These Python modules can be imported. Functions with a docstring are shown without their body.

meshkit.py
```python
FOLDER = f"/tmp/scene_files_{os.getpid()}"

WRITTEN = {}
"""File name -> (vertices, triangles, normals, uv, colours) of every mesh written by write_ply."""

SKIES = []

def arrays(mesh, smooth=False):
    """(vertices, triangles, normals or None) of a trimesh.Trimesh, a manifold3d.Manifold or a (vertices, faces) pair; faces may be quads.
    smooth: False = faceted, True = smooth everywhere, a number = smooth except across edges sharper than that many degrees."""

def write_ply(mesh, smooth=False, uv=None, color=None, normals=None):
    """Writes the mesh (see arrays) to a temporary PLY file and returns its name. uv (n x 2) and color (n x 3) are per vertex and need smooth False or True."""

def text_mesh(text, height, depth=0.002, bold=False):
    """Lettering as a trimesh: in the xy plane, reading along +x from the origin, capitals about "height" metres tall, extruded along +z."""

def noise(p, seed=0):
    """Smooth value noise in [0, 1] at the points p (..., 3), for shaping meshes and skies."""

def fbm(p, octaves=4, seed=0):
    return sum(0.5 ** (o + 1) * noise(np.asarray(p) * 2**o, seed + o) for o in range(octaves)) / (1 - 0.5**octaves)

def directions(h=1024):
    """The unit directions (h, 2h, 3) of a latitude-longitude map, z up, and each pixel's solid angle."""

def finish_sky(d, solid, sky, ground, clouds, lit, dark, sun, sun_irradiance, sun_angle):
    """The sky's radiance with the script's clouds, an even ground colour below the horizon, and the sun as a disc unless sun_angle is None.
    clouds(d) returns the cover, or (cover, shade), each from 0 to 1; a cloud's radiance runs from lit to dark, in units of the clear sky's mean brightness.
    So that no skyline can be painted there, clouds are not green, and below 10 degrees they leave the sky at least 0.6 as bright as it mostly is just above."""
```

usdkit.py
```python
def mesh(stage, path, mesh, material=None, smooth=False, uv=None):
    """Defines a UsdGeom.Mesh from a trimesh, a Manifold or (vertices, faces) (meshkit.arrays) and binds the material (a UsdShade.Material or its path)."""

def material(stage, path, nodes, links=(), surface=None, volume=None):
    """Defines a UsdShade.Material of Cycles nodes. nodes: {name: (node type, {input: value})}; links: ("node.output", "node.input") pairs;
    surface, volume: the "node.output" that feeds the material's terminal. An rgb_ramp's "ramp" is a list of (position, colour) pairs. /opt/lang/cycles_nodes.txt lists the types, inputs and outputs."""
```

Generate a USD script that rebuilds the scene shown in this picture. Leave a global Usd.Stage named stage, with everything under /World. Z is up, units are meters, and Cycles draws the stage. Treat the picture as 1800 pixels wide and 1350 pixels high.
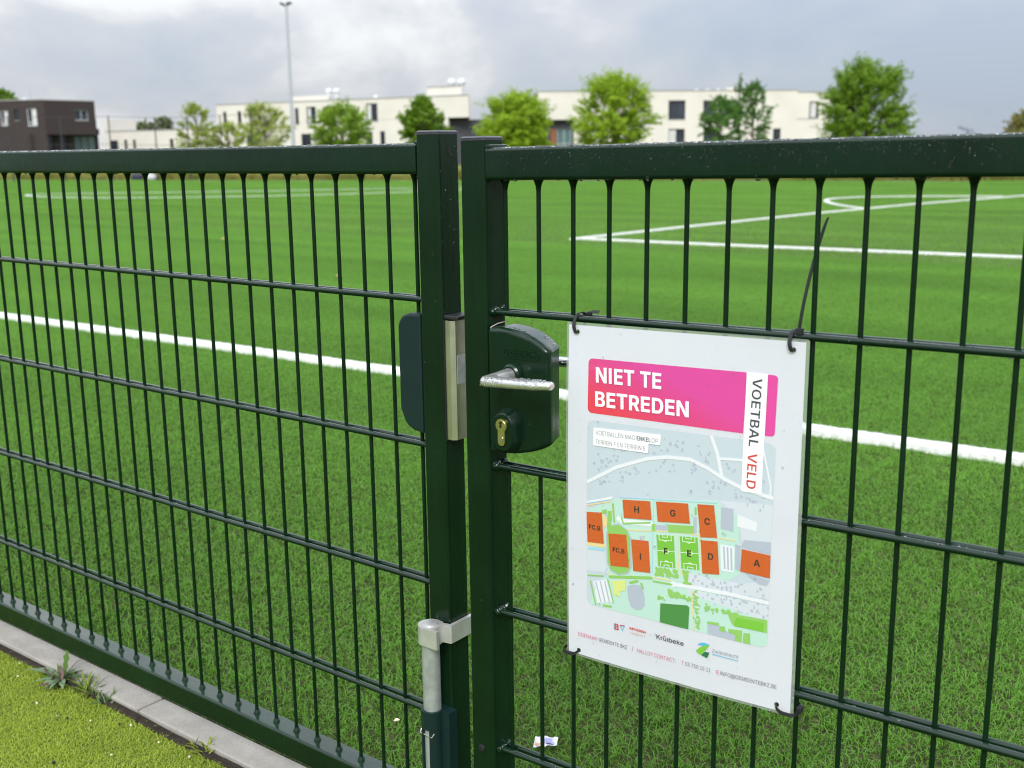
import math, random
import numpy as np, trimesh
import manifold3d as m3
import shapely.geometry as sg, shapely.ops as so, shapely.affinity as sa
import usdkit, meshkit
from pxr import Usd, UsdGeom, UsdLux, UsdShade, Gf, Sdf, Vt

stage = Usd.Stage.CreateInMemory()
UsdGeom.SetStageUpAxis(stage, UsdGeom.Tokens.z)
UsdGeom.SetStageMetersPerUnit(stage, 1.0)
UsdGeom.Xform.Define(stage, '/World')
stage.SetDefaultPrim(stage.GetPrimAtPath('/World'))
UsdGeom.Scope.Define(stage, '/World/Looks')

# ------------------------------------------------------------------ camera
FPX, YAW, PITCH, ROLL = 1938.5, 0.6611, -0.2076, -0.0124
EYE = np.array([2.0547, -1.0886, 1.0166])
cy, sy = math.cos(YAW), math.sin(YAW)
FWD = np.array([-sy * math.cos(PITCH), cy * math.cos(PITCH), math.sin(PITCH)])
_r = np.array([cy, sy, 0.0]); _u = np.cross(_r, FWD)
RGT = math.cos(ROLL) * _r + math.sin(ROLL) * _u
UPV = -math.sin(ROLL) * _r + math.cos(ROLL) * _u
cam = UsdGeom.Camera.Define(stage, '/World/camera')
cam.CreateHorizontalApertureAttr(36.0); cam.CreateVerticalApertureAttr(27.0)
cam.CreateFocalLengthAttr(FPX / 1800 * 36)
cam.CreateClippingRangeAttr(Gf.Vec2f(0.05, 5000))
cam.CreateFStopAttr(7.5); cam.CreateFocusDistanceAttr(1.5)
cam.CreateExposureAttr(0.12)
cam.AddTransformOp().Set(Gf.Matrix4d(*RGT, 0, *UPV, 0, *(-FWD), 0, *EYE, 1))

# ------------------------------------------------------------------ sky and sun
SUN = np.array([0.50, -0.90, 0.85]); SUN /= np.linalg.norm(SUN)
S_EL, S_ROT = math.asin(SUN[2]), math.atan2(SUN[0], SUN[1])
SKY_STRENGTH, CLOUD = 0.1, 5.1
sun = UsdLux.DistantLight.Define(stage, '/World/sun')
sun.CreateIntensityAttr(0.74); sun.CreateAngleAttr(28.0); sun.CreateNormalizeAttr(True)
sun.CreateColorAttr(Gf.Vec3f(1.0, 0.985, 0.955))
_z = Gf.Vec3d(*SUN); _m = Gf.Matrix4d().SetLookAt(Gf.Vec3d(0, 0, 0), Gf.Vec3d(*(-SUN)), Gf.Vec3d(0, 0, 1)).GetInverse()
sun.AddTransformOp().Set(_m)
sky_nodes = {
    'tc': ('texture_coordinate', {}),
    'sky': ('sky_texture', {'sky_type': 'single_scattering', 'sun_disc': False, 'sun_elevation': S_EL, 'sun_rotation': S_ROT}),
    'map': ('mapping', {'scale': (1.0, 1.0, 1.7), 'location': (21.3, 3.9, 6.6)}),
    'n1': ('noise_texture', {'scale': 3.0, 'detail': 7.0, 'roughness': 0.48, 'distortion': 0.2}),
    'n2': ('noise_texture', {'scale': 9.0, 'detail': 6.0, 'roughness': 0.55, 'distortion': 0.3}),
    'mixn': ('mix_float', {'fac': 0.24}),
    'ramp': ('rgb_ramp', {'ramp': [(0.38, (0.76, 0.88, 1.07)), (0.46, (0.88, 0.975, 1.12)), (0.52, (1.03, 1.08, 1.17)), (0.585, (1.44, 1.46, 1.49))]}),
    'sep': ('separate_xyz', {}),
    'cl': ('clamp', {'min': 0.0, 'max': 1.0}),
    'grad': ('math', {'math_type': 'multiply_add', 'value2': 2.0, 'value3': 1.0}),
    'amt': ('math', {'math_type': 'multiply', 'value2': CLOUD}),
    'comb': ('combine_xyz', {}),
    'mul': ('mix_color', {'blend_type': 'multiply', 'fac': 1.0, 'use_clamp': False, 'use_clamp_result': False}),
    'over': ('mix_color', {'blend_type': 'mix', 'fac': 0.94, 'use_clamp_result': False}),
    'bg': ('background_shader', {'strength': SKY_STRENGTH}),
}
usdkit.material(stage, '/World/Looks/sky', sky_nodes, [
    ('tc.generated', 'map.vector'), ('map.vector', 'n1.vector'), ('map.vector', 'n2.vector'),
    ('n1.fac', 'mixn.a'), ('n2.fac', 'mixn.b'), ('mixn.result', 'ramp.fac'),
    ('tc.generated', 'sep.vector'), ('sep.z', 'cl.value'), ('cl.result', 'grad.value1'), ('grad.value', 'amt.value1'),
    ('amt.value', 'comb.x'), ('amt.value', 'comb.y'), ('amt.value', 'comb.z'),
    ('ramp.color', 'mul.a'), ('comb.vector', 'mul.b'),
    ('sky.color', 'over.a'), ('mul.result', 'over.b'), ('over.result', 'bg.color')], surface='bg.background')
dome = UsdLux.DomeLight.Define(stage, '/World/sky')
UsdShade.MaterialBindingAPI.Apply(dome.GetPrim()).Bind(UsdShade.Material.Get(stage, '/World/Looks/sky'))
dome.GetPrim().SetCustomDataByKey('kind', 'structure')

# ------------------------------------------------------------------ helpers
rng = np.random.default_rng(11)
used = {}


def free(parent, name):
    k = (str(parent), name)
    n = used.get(k, 0); used[k] = n + 1
    return f'{parent}/{name}' if n == 0 else f'{parent}/{name}_{n:03d}'


def tag(prim, label=None, cat=None, group=None, kind=None):
    for k, v in (('label', label), ('category', cat), ('group', group), ('kind', kind)):
        if v: prim.SetCustomDataByKey(k, v)
    return prim


def thing(name, label, cat, group=None, kind=None, at=None, rotz=0.0):
    p = free('/World', name)
    x = UsdGeom.Xform.Define(stage, p)
    if at is not None:
        x.AddTranslateOp().Set(Gf.Vec3d(*map(float, at))); x.AddRotateZOp().Set(math.degrees(rotz))
    tag(x.GetPrim(), label, cat, group, kind)
    return p


def part(parent, name, mesh, mat, smooth=False, label=None, kind=None):
    p = free(parent, name)
    pr = usdkit.mesh(stage, p, mesh, MAT[mat], smooth=smooth).GetPrim()
    tag(pr, label, None, None, kind)
    return p


def single(name, mesh, mat, label=None, cat=None, group=None, kind=None, smooth=False):
    p = free('/World', name)
    pr = usdkit.mesh(stage, p, mesh, MAT[mat], smooth=smooth).GetPrim()
    tag(pr, label, cat, group, kind)
    return p


def at(px, py, depth):
    """Point that lies depth metres ahead of the camera station, sighted in the survey photograph."""
    return EYE + depth * (FWD + (px - 900) / FPX * RGT + (675 - py) / FPX * UPV)


def ground_at(px, py, z=0.0):
    d = FWD + (px - 900) / FPX * RGT + (675 - py) / FPX * UPV
    return EYE + d * (z - EYE[2]) / d[2]


def cat_(ms):
    return trimesh.util.concatenate(ms)


def box(x0, x1, y0, y1, z0, z1):
    b = trimesh.creation.box(extents=(abs(x1 - x0), abs(y1 - y0), abs(z1 - z0)))
    b.apply_translation(((x0 + x1) / 2, (y0 + y1) / 2, (z0 + z1) / 2))
    return b


def rbox(x0, x1, y0, y1, z0, z1, r, n=5):
    """Rounded box: the hull of eight spheres."""
    r = min(r, (x1 - x0) / 2 - 1e-6, (y1 - y0) / 2 - 1e-6, (z1 - z0) / 2 - 1e-6)
    s = trimesh.creation.uv_sphere(radius=r, count=[2 * n, 4 * n]).vertices
    pts = np.vstack([s + (x, y, z) for x in (x0 + r, x1 - r) for y in (y0 + r, y1 - r) for z in (z0 + r, z1 - r)])
    return trimesh.convex.convex_hull(pts)


def tube_box(x0, x1, y0, y1, z0, z1, axis, r, n=5):
    """Square hollow-section bar: rounded long edges, flat ends."""
    d = {'x': (y0, y1, z0, z1), 'y': (x0, x1, z0, z1), 'z': (x0, x1, y0, y1)}[axis]
    poly = sg.box(d[0] + r, d[2] + r, d[1] - r, d[3] - r).buffer(r, quad_segs=n)
    a, b = {'x': (x0, x1), 'y': (y0, y1), 'z': (z0, z1)}[axis]
    m = trimesh.creation.extrude_polygon(poly, b - a, engine='earcut')
    v = m.vertices.copy()
    if axis == 'x': m.vertices = np.stack([v[:, 2] + a, v[:, 0], v[:, 1]], 1)
    elif axis == 'z': m.vertices = np.stack([v[:, 0], v[:, 1], v[:, 2] + a], 1)
    else:
        m.vertices = np.stack([v[:, 0], v[:, 2] + a, v[:, 1]], 1); m.invert()
    return m


def cyl(p, q, r, r2=None, n=16, caps=True):
    p, q = np.asarray(p, float), np.asarray(q, float)
    r2 = r if r2 is None else r2
    d = q - p; L = np.linalg.norm(d); d = d / L
    a = np.cross(d, (0, 0, 1) if abs(d[2]) < .9 else (1, 0, 0)); a /= np.linalg.norm(a); b = np.cross(d, a)
    t = np.linspace(0, 2 * np.pi, n, endpoint=False)
    ring = np.cos(t)[:, None] * a + np.sin(t)[:, None] * b
    v = np.vstack([p + ring * r, q + ring * r2, [p], [q]])
    i = np.arange(n); j = (i + 1) % n
    f = np.vstack([np.stack([i, j, n + j], 1), np.stack([i, n + j, n + i], 1)])
    if caps: f = np.vstack([f, np.stack([j, i, np.full(n, 2 * n)], 1), np.stack([n + i, n + j, np.full(n, 2 * n + 1)], 1)])
    return trimesh.Trimesh(v, f, process=False)


def tube_path(P, r, n=8, flat=None):
    """Tube along a polyline; flat=(w, h) gives a strap of that section instead, flat side towards `side`."""
    P = np.asarray(P, float); T = np.gradient(P, axis=0); T /= np.linalg.norm(T, axis=1)[:, None]
    ref = np.array([0, 0, 1.0]) if abs(T[0][2]) < .8 else np.array([1.0, 0, 0])
    V, F = [], []
    a = np.cross(T[0], ref); a /= np.linalg.norm(a)
    t = np.linspace(0, 2 * np.pi, n, endpoint=False)
    for k in range(len(P)):
        a = a - T[k] * (a @ T[k]); a /= np.linalg.norm(a); b = np.cross(T[k], a)
        rr = r[k] if np.ndim(r) else r
        V.append(P[k] + rr * (np.cos(t)[:, None] * a + np.sin(t)[:, None] * b))
    V = np.vstack(V)
    for k in range(len(P) - 1):
        i = np.arange(n); j = (i + 1) % n
        F += [np.stack([k * n + i, k * n + j, (k + 1) * n + j], 1), np.stack([k * n + i, (k + 1) * n + j, (k + 1) * n + i], 1)]
    V = np.vstack([V, P[0], P[-1]]); m = len(P) * n
    i = np.arange(n); j = (i + 1) % n
    F += [np.stack([j, i, np.full(n, m)], 1), np.stack([(len(P) - 1) * n + i, (len(P) - 1) * n + j, np.full(n, m + 1)], 1)]
    return trimesh.Trimesh(V, np.vstack(F), process=False)


def strap(P, W, h):
    """Flat band along P; W[k] = half-width vector at each point, h = thickness."""
    P, W = np.asarray(P, float), np.asarray(W, float)
    if W.ndim == 1: W = np.tile(W, (len(P), 1))
    T = np.gradient(P, axis=0); N = np.cross(T, W); N /= np.linalg.norm(N, axis=1)[:, None]
    V = np.stack([P - W - N * h / 2, P + W - N * h / 2, P + W + N * h / 2, P - W + N * h / 2], 1).reshape(-1, 3)
    F = []
    for k in range(len(P) - 1):
        for i in range(4):
            j = (i + 1) % 4; F += [[4 * k + i, 4 * k + j, 4 * k + 4 + j], [4 * k + i, 4 * k + 4 + j, 4 * k + 4 + i]]
    e = 4 * (len(P) - 1)
    F += [[0, 2, 1], [0, 3, 2], [e, e + 1, e + 2], [e, e + 2, e + 3]]
    return trimesh.Trimesh(V, F, process=False)


def lathe(prof, n=14):
    """Revolve (r, z) about z."""
    t = np.linspace(0, 2 * np.pi, n, endpoint=False); V, F = [], []
    for r, z in prof: V.append(np.stack([r * np.cos(t), r * np.sin(t), np.full(n, z)], 1))
    V = np.vstack(V); i = np.arange(n); j = (i + 1) % n
    for k in range(len(prof) - 1):
        F += [np.stack([k * n + i, k * n + j, (k + 1) * n + j], 1), np.stack([k * n + i, (k + 1) * n + j, (k + 1) * n + i], 1)]
    return trimesh.Trimesh(V, np.vstack(F), process=False)


def moved(m, mat4=None, t=None):
    m = m.copy()
    if mat4 is not None: m.apply_transform(mat4)
    if t is not None: m.apply_translation(t)
    return m

# ------------------------------------------------------------------ materials
MAT = {}


def M(name, nodes, links, surface='p.BSDF'):
    MAT[name] = usdkit.material(stage, '/World/Looks/' + name, nodes, links, surface=surface)


def plain(name, col, rough=0.5, metal=0.0, spec=0.5, var=0.12, scale=40.0, bump=0.0, coat=0.0, coat_r=0.05, bump_scale=None):
    n = {'g': ('geometry', {}), 'n': ('noise_texture', {'scale': scale, 'detail': 4.0}),
         'r': ('rgb_ramp', {'ramp': [(0.3, tuple(c * (1 - var) for c in col)), (0.7, tuple(min(1, c * (1 + var)) for c in col))]}),
         'p': ('principled_bsdf', {'roughness': rough, 'metallic': metal, 'specular_ior_level': spec, 'coat_weight': coat, 'coat_roughness': coat_r})}
    l = [('g.position', 'n.vector'), ('n.fac', 'r.fac'), ('r.color', 'p.base_color')]
    if bump:
        n['n2'] = ('noise_texture', {'scale': bump_scale or scale * 3, 'detail': 3.0}); n['b'] = ('bump', {'strength': bump, 'distance': 0.002})
        l += [('g.position', 'n2.vector'), ('n2.fac', 'b.height'), ('b.normal', 'p.normal')]
    M(name, n, l)


def leafy(name, cols, trans=0.35, rough=0.5, spec=0.35, pos_scale=None, pos_amt=0.35, stretch=(1, 1, 1)):
    """Foliage or turf fibre: colour by island, slow drift by place, some light let through."""
    n = {'g': ('geometry', {}), 'r': ('rgb_ramp', {'ramp': [(k / (len(cols) - 1), c) for k, c in enumerate(cols)]}),
         'p': ('principled_bsdf', {'roughness': rough, 'specular_ior_level': spec}),
         't': ('translucent_bsdf', {}), 'm': ('mix_closure', {'fac': trans})}
    l = [('r.color', 'p.base_color'), ('r.color', 't.color'), ('p.BSDF', 'm.closure1'), ('t.BSDF', 'm.closure2')]
    if pos_scale:
        n['mp'] = ('mapping', {'scale': stretch}); n['n'] = ('noise_texture', {'scale': pos_scale, 'detail': 4.0}); n['mx'] = ('mix_float', {'fac': pos_amt})
        l += [('g.position', 'mp.vector'), ('mp.vector', 'n.vector'), ('g.random_per_island', 'mx.a'), ('n.fac', 'mx.b'), ('mx.result', 'r.fac')]
    else: l += [('g.random_per_island', 'r.fac')]
    M(name, n, l, 'm.closure')


def painted(name, col, rough, film, bump, bscale):
    """Powder-coated steel with dust specks and scuffs; rain lies as a film on whatever faces up."""
    M(name, {'g': ('geometry', {}), 'n': ('noise_texture', {'scale': 9.0, 'detail': 5.0}), 'r': ('rgb_ramp', {'ramp': [(0.3, tuple(c * .8 for c in col)), (0.7, tuple(c * 1.25 for c in col))]}),
             'v': ('voronoi_texture', {'scale': 85.0}), 'vr': ('rgb_ramp', {'ramp': [(0.0, (1, 1, 1)), (0.045, (1, 1, 1)), (0.075, (0, 0, 0))]}), 'n3': ('noise_texture', {'scale': 16.0, 'detail': 3.0}), 'nr': ('rgb_ramp', {'ramp': [(0.54, (0, 0, 0)), (0.66, (1, 1, 1))]}),
             'mm': ('mix_color', {'blend_type': 'multiply', 'fac': 1.0}), 'bw': ('rgb_to_bw', {}), 'mx': ('mix_color', {'b': (0.10, 0.125, 0.105)}),
             'sm': ('mapping', {'scale': (60, 60, 5)}), 'n4': ('noise_texture', {'scale': 1.0, 'detail': 5.0, 'roughness': 0.6}), 'rr': ('map_range', {'from_min': 0.35, 'from_max': 0.7, 'to_min': rough * .75, 'to_max': rough * 1.45}),
             's': ('separate_xyz', {}), 'w': ('map_range', {'from_min': -0.15, 'from_max': 0.35, 'to_min': 0.0, 'to_max': film, 'clamp': True}), 'n2': ('noise_texture', {'scale': bscale, 'detail': 3.0}), 'b': ('bump', {'strength': bump, 'distance': 0.002}),
             'p': ('principled_bsdf', {'specular_ior_level': 0.13, 'coat_roughness': 0.05})},
      [('g.position', 'n.vector'), ('n.fac', 'r.fac'), ('r.color', 'mx.a'), ('g.position', 'v.vector'), ('v.distance', 'vr.fac'), ('g.position', 'n3.vector'), ('n3.fac', 'nr.fac'), ('vr.color', 'mm.a'), ('nr.color', 'mm.b'), ('mm.result', 'bw.color'), ('bw.val', 'mx.fac'), ('mx.result', 'p.base_color'),
       ('g.position', 'sm.vector'), ('sm.vector', 'n4.vector'), ('n4.fac', 'rr.value'), ('rr.result', 'p.roughness'),
       ('g.normal', 's.vector'), ('s.z', 'w.value'), ('w.result', 'p.coat_weight'), ('g.position', 'n2.vector'), ('n2.fac', 'b.height'), ('b.normal', 'p.normal'), ('b.normal', 'p.coat_normal')])


painted('green_paint', (0.0026, 0.0138, 0.0052), 0.30, 0.8, 0.05, 260)
painted('green_wet', (0.0026, 0.0138, 0.0058), 0.28, 1.0, 0.08, 60)
plain('teal_plastic', (0.0035, 0.0165, 0.0165), rough=0.45, spec=0.35, var=0.08, scale=30, bump=0.05, bump_scale=900)
painted('lock_green', (0.0027, 0.0134, 0.0060), 0.34, 0.8, 0.04, 500)
plain('black_plastic', (0.012, 0.012, 0.014), rough=0.42, var=0.15, scale=60)
plain('cap_plastic', (0.022, 0.022, 0.028), rough=0.4, var=0.3, scale=150, bump=0.15, bump_scale=400, coat=0.5, coat_r=0.1)
plain('seal', (0.45, 0.40, 0.34), rough=0.6)
plain('steel', (0.60, 0.585, 0.53), rough=0.32, metal=1.0, var=0.18, scale=30, bump=0.04)
plain('aluminium', (0.60, 0.60, 0.58), rough=0.42, metal=0.65, var=0.08, scale=60, bump=0.05, bump_scale=500)
plain('galvanised', (0.40, 0.43, 0.42), rough=0.5, metal=0.55, var=0.16, scale=70, bump=0.06, bump_scale=300)
plain('brushed', (0.72, 0.72, 0.71), rough=0.28, metal=0.85, var=0.06, scale=90)
plain('chrome', (0.75, 0.75, 0.76), rough=0.12, metal=1.0, var=0.04)
plain('brass', (0.62, 0.56, 0.28), rough=0.28, metal=1.0, var=0.1, scale=80)
plain('dark_hole', (0.004, 0.004, 0.004), rough=0.7)
plain('mast_grey', (0.42, 0.45, 0.48), rough=0.5, metal=0.2)
plain('lamp_grey', (0.05, 0.07, 0.07), rough=0.4)
plain('pylon_haze_grey', (0.55, 0.58, 0.63), rough=0.6)  # galvanised grey, lightened so the colour itself carries the distance haze
plain('fence_dark', (0.03, 0.035, 0.035), rough=0.5)
plain('bark', (0.10, 0.075, 0.05), rough=0.85, var=0.3, scale=12)
plain('soil', (0.032, 0.024, 0.017), rough=0.95, var=0.4, scale=60, bump=0.6)
plain('path_grey', (0.33, 0.32, 0.30), rough=0.85, var=0.12, scale=6)
plain('roof_dark', (0.06, 0.06, 0.07), rough=0.6)
plain('slate', (0.045, 0.045, 0.058), rough=0.55, var=0.25, scale=2.2)
plain('frame_dark', (0.03, 0.034, 0.042), rough=0.45)
plain('white_plastic', (0.62, 0.63, 0.64), rough=0.3)
plain('coping', (0.33, 0.33, 0.32), rough=0.6)
plain('rust_panel', (0.22, 0.08, 0.03), rough=0.7)
plain('bag_dark', (0.02, 0.025, 0.06), rough=0.7); plain('bag_pale', (0.5, 0.51, 0.53), rough=0.6)
plain('foil', (0.72, 0.72, 0.76), rough=0.35, var=0.1); plain('foil_blue', (0.36, 0.36, 0.62), rough=0.35); plain('foil_orange', (0.75, 0.35, 0.15), rough=0.4)
plain('crumb', (0.65, 0.58, 0.42), rough=0.8, var=0.3, scale=300); plain('grit_dark', (0.02, 0.02, 0.022), rough=0.8)
leafy('dry_leaf', [(0.45, 0.33, 0.12), (0.36, 0.22, 0.07)], 0.2)
# concrete edging: pale, finely pitted, stained
M('concrete', {'g': ('geometry', {}), 'n': ('noise_texture', {'scale': 14, 'detail': 8.0, 'roughness': 0.65}), 'v': ('noise_texture', {'scale': 420, 'detail': 2.0}),
               'r': ('rgb_ramp', {'ramp': [(0.3, (0.27, 0.252, 0.222)), (0.55, (0.345, 0.325, 0.29)), (0.75, (0.405, 0.385, 0.348))]}),
               'r2': ('rgb_ramp', {'ramp': [(0.32, (0.5, 0.48, 0.45)), (0.42, (1, 1, 1))]}), 'mx': ('mix_color', {'blend_type': 'multiply', 'fac': 0.75}),
               'b': ('bump', {'strength': 0.35, 'distance': 0.001}), 'p': ('principled_bsdf', {'roughness': 0.85})},
  [('g.position', 'n.vector'), ('g.position', 'v.vector'), ('n.fac', 'r.fac'), ('v.fac', 'r2.fac'), ('r.color', 'mx.a'), ('r2.color', 'mx.b'), ('mx.result', 'p.base_color'), ('v.fac', 'b.height'), ('b.normal', 'p.normal')])
plain('white_wall', (0.655, 0.618, 0.55), rough=0.85, var=0.045, scale=0.6)
plain('brown_brick', (0.036, 0.0255, 0.025), rough=0.8, var=0.22, scale=5.0)
plain('green_glass', (0.10, 0.17, 0.17), rough=0.12)
M('window_glass', {'g': ('geometry', {}), 'n': ('noise_texture', {'scale': 0.7, 'detail': 2.0}), 'r': ('rgb_ramp', {'ramp': [(0.35, (0.010, 0.012, 0.017)), (0.7, (0.045, 0.052, 0.065))]}), 'p': ('principled_bsdf', {'roughness': 0.06})},
  [('g.position', 'n.vector'), ('n.fac', 'r.fac'), ('r.color', 'p.base_color')])
plain('curtain', (0.55, 0.55, 0.54), rough=0.8, var=0.12, scale=2.0)
# turf
leafy('turf_blade', [(0.068, 0.178, 0.014), (0.155, 0.355, 0.038), (0.275, 0.520, 0.082), (0.43, 0.655, 0.175)], 0.32, rough=0.42, spec=0.4, pos_scale=0.9, pos_amt=0.55, stretch=(0.3, 1.25, 1))
leafy('thatch', [(0.20, 0.15, 0.07), (0.32, 0.24, 0.11)], 0.2)
leafy('root_shade_fibre', [(0.040, 0.085, 0.010), (0.068, 0.140, 0.016), (0.105, 0.088, 0.030), (0.072, 0.165, 0.022)], 0.1, rough=0.7, spec=0.15)  # curled root yarn, its dark olive standing for shade between the near blades
leafy('white_blade', [(0.74, 0.74, 0.72), (0.82, 0.82, 0.80)], 0.2, rough=0.6)
plain('white_pile', (0.76, 0.76, 0.74), rough=0.85, var=0.05, scale=200, bump=0.6, bump_scale=500)
leafy('moss_fibre', [(0.215, 0.295, 0.032), (0.35, 0.445, 0.058), (0.46, 0.565, 0.095), (0.58, 0.66, 0.18)], 0.25, rough=0.6, spec=0.2, pos_scale=9, pos_amt=0.5)
plain('moss_base', (0.10, 0.14, 0.012), rough=0.95, var=0.4, scale=120)
M('turf_base', {'g': ('geometry', {}), 'n': ('noise_texture', {'scale': 60, 'detail': 5.0}), 'r': ('rgb_ramp', {'ramp': [(0.3, (0.03, 0.035, 0.010)), (0.55, (0.055, 0.06, 0.016)), (0.72, (0.11, 0.08, 0.035))]}), 'p': ('principled_bsdf', {'roughness': 0.95})},
  [('g.position', 'n.vector'), ('n.fac', 'r.fac'), ('r.color', 'p.base_color')])
plain('meadow', (0.10, 0.13, 0.035), rough=0.95, var=0.35, scale=0.8)
leafy('verge_blade', [(0.10, 0.16, 0.03), (0.24, 0.25, 0.05), (0.38, 0.31, 0.09), (0.16, 0.2, 0.05)], 0.3, pos_scale=0.5, pos_amt=0.7)
TREE_COLS = {
    'tree_bright': [(0.075, 0.157, 0.011), (0.230, 0.382, 0.027), (0.475, 0.570, 0.049)],
    'tree_lime': [(0.139, 0.229, 0.013), (0.392, 0.559, 0.031), (0.651, 0.742, 0.062)],
    'tree_mid': [(0.113, 0.203, 0.015), (0.301, 0.466, 0.040), (0.581, 0.750, 0.085)],
    'tree_loose': [(0.156, 0.216, 0.033), (0.430, 0.516, 0.086), (0.724, 0.750, 0.167)],
    'tree_dark': [(0.055, 0.130, 0.024), (0.157, 0.321, 0.061), (0.308, 0.550, 0.112)],
    'tree_grey': [(0.116, 0.153, 0.073), (0.293, 0.345, 0.172), (0.483, 0.530, 0.281)],
    'tree_olive': [(0.121, 0.129, 0.026), (0.333, 0.309, 0.076), (0.577, 0.469, 0.140)]}
for k, c in TREE_COLS.items(): leafy(k, c, 0.42, rough=0.5, spec=0.25, pos_scale=1.5, pos_amt=0.62)
leafy('weed_green', [(0.09, 0.18, 0.03), (0.17, 0.28, 0.05)], 0.25); leafy('weed_pale', [(0.20, 0.29, 0.17), (0.32, 0.40, 0.27)], 0.2)
leafy('weed_brown', [(0.16, 0.10, 0.075), (0.25, 0.18, 0.12)], 0.2); leafy('weed_lime', [(0.24, 0.30, 0.04), (0.36, 0.38, 0.07)], 0.25)
# water, laminate, paper
M('water', {'p': ('principled_bsdf', {'base_color': (1, 1, 1), 'roughness': 0.0, 'ior': 1.33, 'transmission_weight': 1.0})}, [])
M('laminate', {'f': ('fresnel', {'IOR': 1.5}), 't': ('transparent_bsdf', {'color': (0.90, 0.93, 0.89)}), 'gl': ('glossy_bsdf', {'roughness': 0.08}), 'd': ('diffuse_bsdf', {'color': (0.75, 0.78, 0.76)}),
               'm0': ('mix_closure', {'fac': 0.17}), 'm': ('mix_closure', {})}, [('t.BSDF', 'm0.closure1'), ('d.BSDF', 'm0.closure2'), ('f.fac', 'm.fac'), ('m0.closure', 'm.closure1'), ('gl.BSDF', 'm.closure2')], 'm.closure')
M('paper', {'g': ('geometry', {}), 'n': ('noise_texture', {'scale': 7.0, 'detail': 3.0}), 'r': ('rgb_ramp', {'ramp': [(0.3, (0.80, 0.815, 0.895)), (0.7, (0.83, 0.845, 0.92))]}),
            'p': ('principled_bsdf', {'roughness': 0.6, 'coat_weight': 1.0, 'coat_roughness': 0.12}), 't': ('translucent_bsdf', {'color': (0.8, 0.8, 0.8)}), 'm': ('mix_closure', {'fac': 0.36})},
  [('g.position', 'n.vector'), ('n.fac', 'r.fac'), ('r.color', 'p.base_color'), ('p.BSDF', 'm.closure1'), ('t.BSDF', 'm.closure2')], 'm.closure')


def ink(name, col):
    col = tuple(c * (.97 if name == 'white' else .86 if name == 'road' else .84) for c in col)
    M('ink_' + name, {'p': ('principled_bsdf', {'base_color': col, 'roughness': 0.6, 'coat_weight': 1.0, 'coat_roughness': 0.12})}, [])


def srgb(r, g, b):
    return tuple(((c / 255) / 12.92 if c < 10 else ((c / 255 + 0.055) / 1.055) ** 2.4) for c in (r, g, b))


for nm, c in dict(grey=(200, 206, 214), blue=(200, 212, 222), mint=(192, 226, 214), road=(232, 234, 240), roadside=(214, 220, 230), orange=(206, 92, 34), orange_line=(222, 124, 66), pitch=(120, 192, 62), white=(240, 240, 244),
                  leaf=(146, 200, 102), dark=(72, 140, 68), sand=(238, 214, 150), yellow=(222, 230, 140), house=(182, 190, 206), water=(160, 214, 236), text=(70, 70, 78), lighttext=(110, 110, 118),
                  pink=(222, 96, 138), red=(214, 62, 62), cyan=(84, 184, 224), darkgreen=(26, 110, 72), lime=(124, 196, 62), navy=(52, 44, 40), pale=(232, 196, 180), greytext=(150, 156, 166), magenta=(228, 66, 160)).items(): ink(nm, srgb(*c))
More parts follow.
